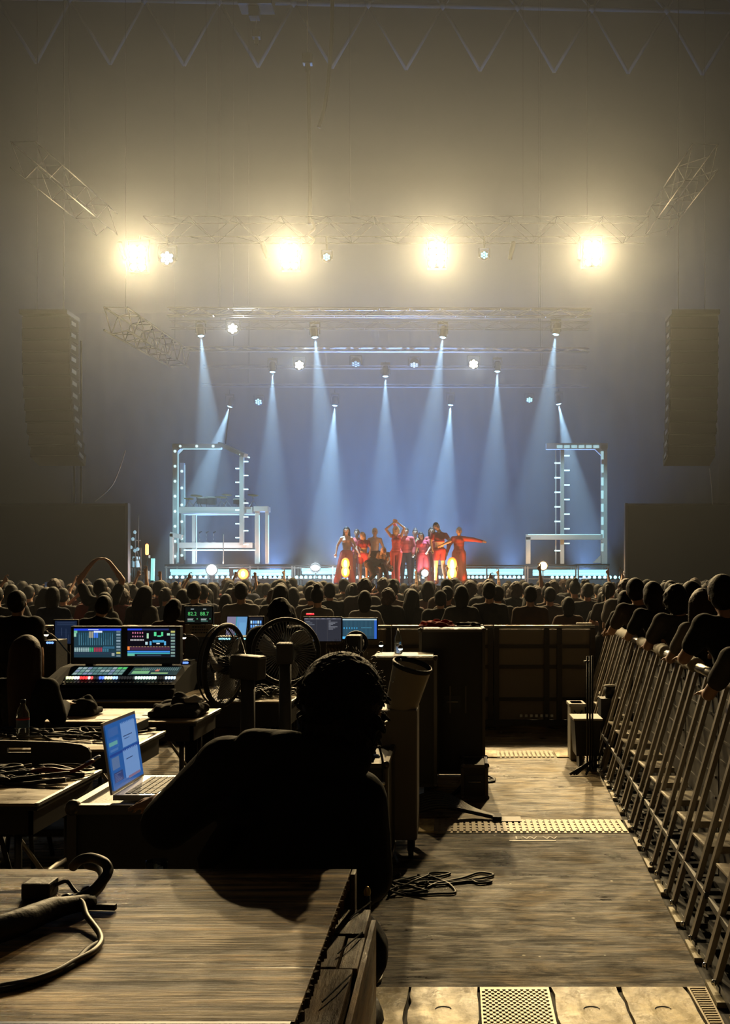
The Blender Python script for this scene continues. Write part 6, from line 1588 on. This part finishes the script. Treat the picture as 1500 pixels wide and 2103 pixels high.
# timber ledge hooked to its right side
t = thing('timber_frame', 'splintered timber ledge along the right side of the wooden case', 'timber', (-.145, 1.45, 0))
lz = 1.135
for y0_, y1_, xa, xb, z in ((1.56, 1.675, -.196, -.142, lz), (1.43, 1.555, -.196, -.170, lz - .002), (1.43, 1.555, -.166, -.140, lz - .004), (1.24, 1.425, -.196, -.146, lz - .003), (1.10, 1.235, -.196, -.150, lz - .012)):
    MB().box((xa, y0_, z - .05), (xb, y1_, z), bev=.0015).build('timber_block', WOOD2, t)
MB().box((-.140, 1.10, .45), (-.132, 1.66, lz - .012), bev=.001).build('side_board', WOOD2, t)
MB().box((-.173, 1.655, 1.09), (-.166, 1.685, 1.198)).build('upright_plank', WOOD2, t)
m = MB()
for y in (1.30, 1.47, 1.62): m.tube([(-.172, y, lz + .002), (-.155, y + .05, lz + .004), (-.145, y + .09, lz + .002)], .0012, 5)
m.build('crack_wire', BLK, t)
MB().box((-.19, 1.12, .0), (-.17, 1.66, 1.07)).build('backing_board', BLK, t)
# slim black stand with a round pronged base
t = thing('slim_stand', 'slim black upright stand right of the wooden case', 'stand', (-.12, 1.72, 0))
MB().tube([(-.152, 1.72, 1.148), (-.150, 1.72, .0)], .0055, 8).build('pole', BLK, t)
m = MB(); m.ell((-.152, 1.72, 1.15), .0065, .0065, .010, n=8); m.build('tip', mat('brass2', (.5, .35, .12), .35, .8), t)
t = thing('pronged_foot', 'small pale round pronged foot on the floor by the case', 'foot', P(770, 2012, 4.3))
c = Vector((P(768, 0, 4.3).x, 4.3, .012)); m = MB()
m.tube([c + Vector((.034 * math.cos(a * math.pi / 8 - math.pi / 2), .06 * math.sin(a * math.pi / 8 - math.pi / 2), 0)) for a in range(9)], .006, 7)
for dy in (-.03, 0, .03): m.tube([c + Vector((-.03, dy * 1.2, .004)), c + Vector((.03, dy * .7, .004))], .005, 6)
m.build('prong', mat('pale_rubber', (.55, .50, .42), .4), t)

# ---- cables on the case
zc = BZ
def on(px, py, dz=0.0):
    y = (H - zc - dz) * F / (py - PY); return Vector((P(px, py, y).x, y, zc + dz))
t = thing('thick_cable', 'thick black taped cable with a curled loop on the wooden case', 'cable', on(150, 1850))
pts = [on(-60, 1912, .014), on(20, 1900, .014), on(90, 1872, .014), on(140, 1852, .013), on(185, 1833, .018), on(208, 1812, .03), on(222, 1790, .04), on(215, 1772, .05), on(190, 1762, .05), on(165, 1766, .045), on(150, 1780, .03)]
MB().tube(curve_pts(pts, 8), .0075, 12).build('cable', RUB, t)
pts2 = [p + Vector((.004, .014, -.002)) for p in pts[:4]] + [on(180, 1843, .012), on(200, 1828, .012), on(212, 1806, .02), on(205, 1784, .022), on(180, 1776, .02)]
MB().tube(curve_pts(pts2, 8), .007, 12).build('cable', RUB, t)
m = MB(); m.tube(curve_pts([on(-60, 1925, .02), on(30, 1898, .022), on(110, 1866, .02), on(190, 1852, .012)], 6), [.022, .021, .02, .019, .018, .018, .018, .018, .017, .017, .016, .016, .016, .014, .013, .012, .012, .011, .010][:19], 12); m.build('sleeve', BLK, t)
m = MB(); 
for px, py in ((178, 1837), (135, 1853), (105, 1866)): a, b = on(px, py, .014), on(px + 7, py - 4, .014); m.tube([a, b], .011, 12)
m.build('tape_band', BLKG, t)
m = MB(); a = on(160, 1862, .006); m.box(a - Vector((.02, .004, .004)), a + Vector((.055, .004, .004)), rot=(0, 0, -.05)); m.build('tie_strap', BLK, t)
t = thing('thin_cord', 'thin pale grey cord curving across the wooden case', 'cord', on(200, 1930))
MB().tube(curve_pts([on(135, 1862, .018), on(150, 1850, .022), on(168, 1853, .02), (on(178, 1880, .012)), on(195, 1903, .008), on(205, 1918, .006), on(207, 1935, .005), on(190, 1955, .005), on(150, 1976, .005), on(110, 1998, .005), on(60, 2015, .005), on(0, 2026, .005), on(-60, 2040, .005)], 8), .0042, 10).build('cord', mat('grey_cord', (.10, .09, .07), .4), t)
MB().tube(curve_pts([on(207, 1935, .003), on(180, 1950, .004), on(145, 1984, .003), on(90, 2008, .003), on(20, 2030, .003), on(-60, 2040, .003)], 8), .0040, 10).build('cord', RUB, t)
t = thing('power_adapter', 'black power adapter block lying on the wooden case', 'adapter', on(82, 1835))
a = on(82, 1842); m = MB(); m.box(a + Vector((-.022, -.016, 0)), a + Vector((.020, .022, .024)), bev=.003); m.build('adapter_body', BLK, t)
MB().tube(curve_pts([a + Vector((.018, .01, .014)), a + Vector((.035, .012, .02)), a + Vector((.05, .0, .012)), a + Vector((.062, -.01, .006))], 6), .003, 8).build('lead', RUB, t)

# ---- laptop on a small case in front of the man
lz0 = 1.105
t = road_case('small high case carrying the open laptop', -.985, -.60, 2.62, 3.0, 0, lz0 - .002, name='equipment_case')
BLU, LB = (.010, .09, .33), (.13, .25, .50)
it = [(.0, .0, 1, 1, (.010, .085, .30)), (.02, .62, .35, .76, (.02, .10, .33)), (.04, .66, .30, .72, (.10, .30, .30)), (.05, .57, .30, .61, (.05, .14, .36)),
      (.45, .56, .93, .93, LB), (.42, .08, .92, .50, LB), (.05, .30, .28, .48, (.08, .14, .28)), (.06, .10, .34, .25, (.02, .04, .14)), (.50, .72, .80, .735, (.02, .05, .14)), (.52, .68, .7, .69, (.02, .05, .14)), (.5, .36, .72, .375, (.02, .05, .14)), (.5, .06, .9, .10, (.18, .12, .20)), (0, .5, 1, .54, (.005, .04, .22)), (.06, .80, .36, .93, (.03, .10, .30))]
qq = random.Random(6)
for i in range(9): it.append((.45 + i * .053, .92, .48 + i * .053, .95, LB)); it.append((.42 + i * .055, .49, .45 + i * .055, .52, LB))
for i in range(6): it.append((.08, .11 + i * .022, .12 + qq.uniform(.05, .2), .12 + i * .022, (.09, .12, .25)))
laptop('open silver laptop with blue web page, glowing beside the seated man', (-.895, 2.92, lz0), (0, -1, 0), (1, 0, 0), .265, .19, .188, .14, it, BLU, col=mat('silver_shell', (.62, .60, .55), .35, .5))
t = thing('cup', 'dark glass with pale blue gleam standing behind the wooden case', 'cup', P(322, 1790, 1.85))
t.location = (P(322, 0, 1.95).x, 1.95, 0); zb_ = 1.085
m = MB(); c = Vector((t.location.x, 1.95, zb_)); m.lathe([(0, 0), (.018, 0), (.021, .055), (.019, .055), (.016, .004), (0, .004)], c, (0, 0, 1), 20); m.build('cup_body', pl, t)
m = MB(); m.box((c.x + .008, c.y - .023, zb_ + .002), (c.x + .018, c.y - .0205, zb_ + .05)); m.build('label', mat('pale_blue_gleam', (.25, .40, .62), .5), t)  # coloured strip stands in for the gleam on the glass
MB().box((c.x - .06, 1.90, 0), (c.x + .06, 2.0, zb_)).build('shelf_post', BLK, t)

# ---- the man, seen from behind, leaning to the laptop
MY = 2.33; MK = .845       # modelled at 2.33 m, then the whole man set to true size and place
def mp(px, py, Y=MY): p = P(px, py, Y); return p
mx = P(600, 0, MY).x
def rel(p): return (p.x - mx, p.y - MY, p.z)
hC = P(704, 1455, MY)
pose = dict(pelvis=(.02, .02, .80), waist=(0, .0, .95), chest=(-.005, .03, 1.14), neck=rel(P(690, 1545, MY + .04)), head=rel(P(703, 1452, MY + .03)),
            shl=rel(P(470, 1580, MY)), shr=rel(P(728, 1648, MY)), ell=rel(P(345, 1690, MY + .12)), wrl=rel(P(330, 1650, MY + .42)),
            elr=rel(P(752, 1800, MY + .02)), wrr=rel(P(700, 1850, MY + .28)),
            hil=(-.08, .02, .77), hir=(.07, .02, .77), knl=(-.16, .40, .76), knr=(.04, .40, .74), anl=(-.16, .34, .12), anr=(.02, .32, .12))
b = {k_: Vector(v) for k_, v in pose.items()}
# body built with the shared builder, shirt by hand for folds and a raised collar
partsM, J = figure(1, pose, None, 'trousers', None, .008, k=1.0, hands={'l': dict(d=(-.5, .8, -.1), curl=.5, palm_n=(0, 0, -1)), 'r': dict(d=(-.3, .9, 0), curl=.5, palm_n=(0, 0, -1))}, bulk=1.12)
tm = MB(); 
tm.ell(b['pelvis'] + Vector((0, 0, .02)), .205, .14, .13); tm.ell(b['waist'], .185, .13, .16); tm.ell((b['waist'] + b['chest']) / 2 + Vector((0, -.01, 0)), .185, .13, .15)
tm.ell(b['chest'], .175, .125, .15); tm.cap(b['shl'] + Vector((.05, 0, -.01)), b['shr'] + Vector((-.04, 0, .0)), .085, .08)
tm.cap(b['chest'] + Vector((.03, 0, .08)), b['neck'] + Vector((0, 0, -.035)), .11, .064)
tm.ell(b['shl'], .082, .08, .078); tm.cap(b['shl'], b['ell'], .078, .066); tm.cap(b['ell'], b['ell'].lerp(b['wrl'], .18), .066, .052)
tm.ell(b['shr'], .078, .078, .078); tm.cap(b['shr'], b['elr'], .078, .064); tm.cap(b['elr'], b['elr'].lerp(b['wrr'], .6), .058, .048)
# collar / hood roll and folds
tm.cap(Vector(rel(P(512, 1528, MY + .01))), Vector(rel(P(575, 1545, MY + .02))), .020, .022); tm.cap(Vector(rel(P(520, 1535, MY - .02))), Vector(rel(P(600, 1545, MY - .06))), .045, .05)
tm.cap(Vector(rel(P(580, 1545, MY - .06))), Vector(rel(P(720, 1560, MY - .05))), .05, .05)
qq = random.Random(8)
for i in range(16):
    a_ = Vector((qq.uniform(-.18, .12), -.10, qq.uniform(.85, 1.2))); tm.cap(a_, a_ + Vector((qq.uniform(-.07, .07), -.008, qq.uniform(-.10, .03))), .022, .012, 8)
partsM['jacket'] = fuse(tm, .007, 5, 'jacket')
hm = MB(); hc = b['head']; rr = random.Random(17)
hm.ell(hc + Vector((0, -.015, .030)), .098, .108, .100); hm.ell(hc + Vector((0, -.035, -.035)), .088, .08, .088); hm.ell(hc + Vector((.0, -.03, -.085)), .066, .062, .055)
for i in range(420):
    a_, e_ = rr.uniform(0, 6.283), rr.uniform(-.9, 1.5); d = Vector((math.cos(a_) * math.cos(e_), math.sin(a_) * math.cos(e_), math.sin(e_)))
    if d.y > .55 and d.z < .35: continue
    q0_ = hc + Vector((0, -.018, .018)) + Vector((d.x * .094, d.y * .104, d.z * .104 - (.03 if d.z < 0 else 0)))
    hm.cap(q0_, q0_ + d * rr.uniform(.004, .012) + Vector((rr.uniform(-.014, .014), rr.uniform(-.014, .014), -.018)), .009, .0035, 6)
mh = fuse(hm, .0038, 1, 'hair')
bm = bmesh.new(); bm.from_mesh(mh); bmesh.ops.delete(bm, geom=[v for v in bm.verts if (v.co - hc).y > .045 and (v.co - hc).z < .045], context='VERTS'); bm.to_mesh(mh); bm.free()
partsM['hair'] = mh
mm = {'body': SKIN, 'jacket': CL[0], 'trousers': CL[0], 'shoes': CL[0], 'hair': HAIR}
man = mk_person('seated_man', 'man in black hooded jacket seated from behind, leaning towards the blue laptop', partsM, mm, (mx * MK, MY * MK, H - H * MK), sc=MK)
# fine loose hairs catching the light
m = MB()
for i in range(420):
    a_, e_ = rr.uniform(0, 6.283), rr.uniform(-.3, 1.5); d = Vector((math.cos(a_) * math.cos(e_), math.sin(a_) * math.cos(e_), math.sin(e_)))
    if d.y > .5 and d.z < .3: continue
    q0_ = hc + Vector((0, -.018, .018)) + Vector((d.x * .094, d.y * .104, d.z * .106)); tang = Vector((-d.y, d.x, rr.uniform(-.6, .6))).normalized()
    m.tube([q0_, q0_ + d * .010 + tang * .012, q0_ + d * .014 + tang * .028 - Vector((0, 0, .006))], .0007, 3, cap=False, r1=.0002)
lh = m.build('loose_hair', HAIRB); lh.parent = man
sx, sy, sz = (mx + .02) * MK, (MY + .01) * MK, H - (H - .70) * MK
t = thing('stool', 'high black stool under the seated man', 'chair', (sx, sy, 0))
m = MB(); m.lathe([(0, sz - .05), (.15, sz - .05), (.16, sz - .025), (.15, sz), (0, sz)], (sx, sy, 0), (0, 0, 1), 24); m.build('seat', BLK, t)
m = MB(); m.tube([(sx, sy, sz - .05), (sx, sy, .05)], .028, 10); m.build('pole', DGR, t)
m = MB(); m.tube([(sx + .2 * math.cos(a * math.pi / 12), sy + .12 + .2 * math.sin(a * math.pi / 12), .30) for a in range(24)], .01, 6, closed=True); m.build('foot_ring', STEEL, t)
m = MB(); m.lathe([(0, 0), (.22, 0), (.21, .02), (.04, .06)], (sx, sy, 0), (0, 0, 1), 24); m.build('base', BLK, t)
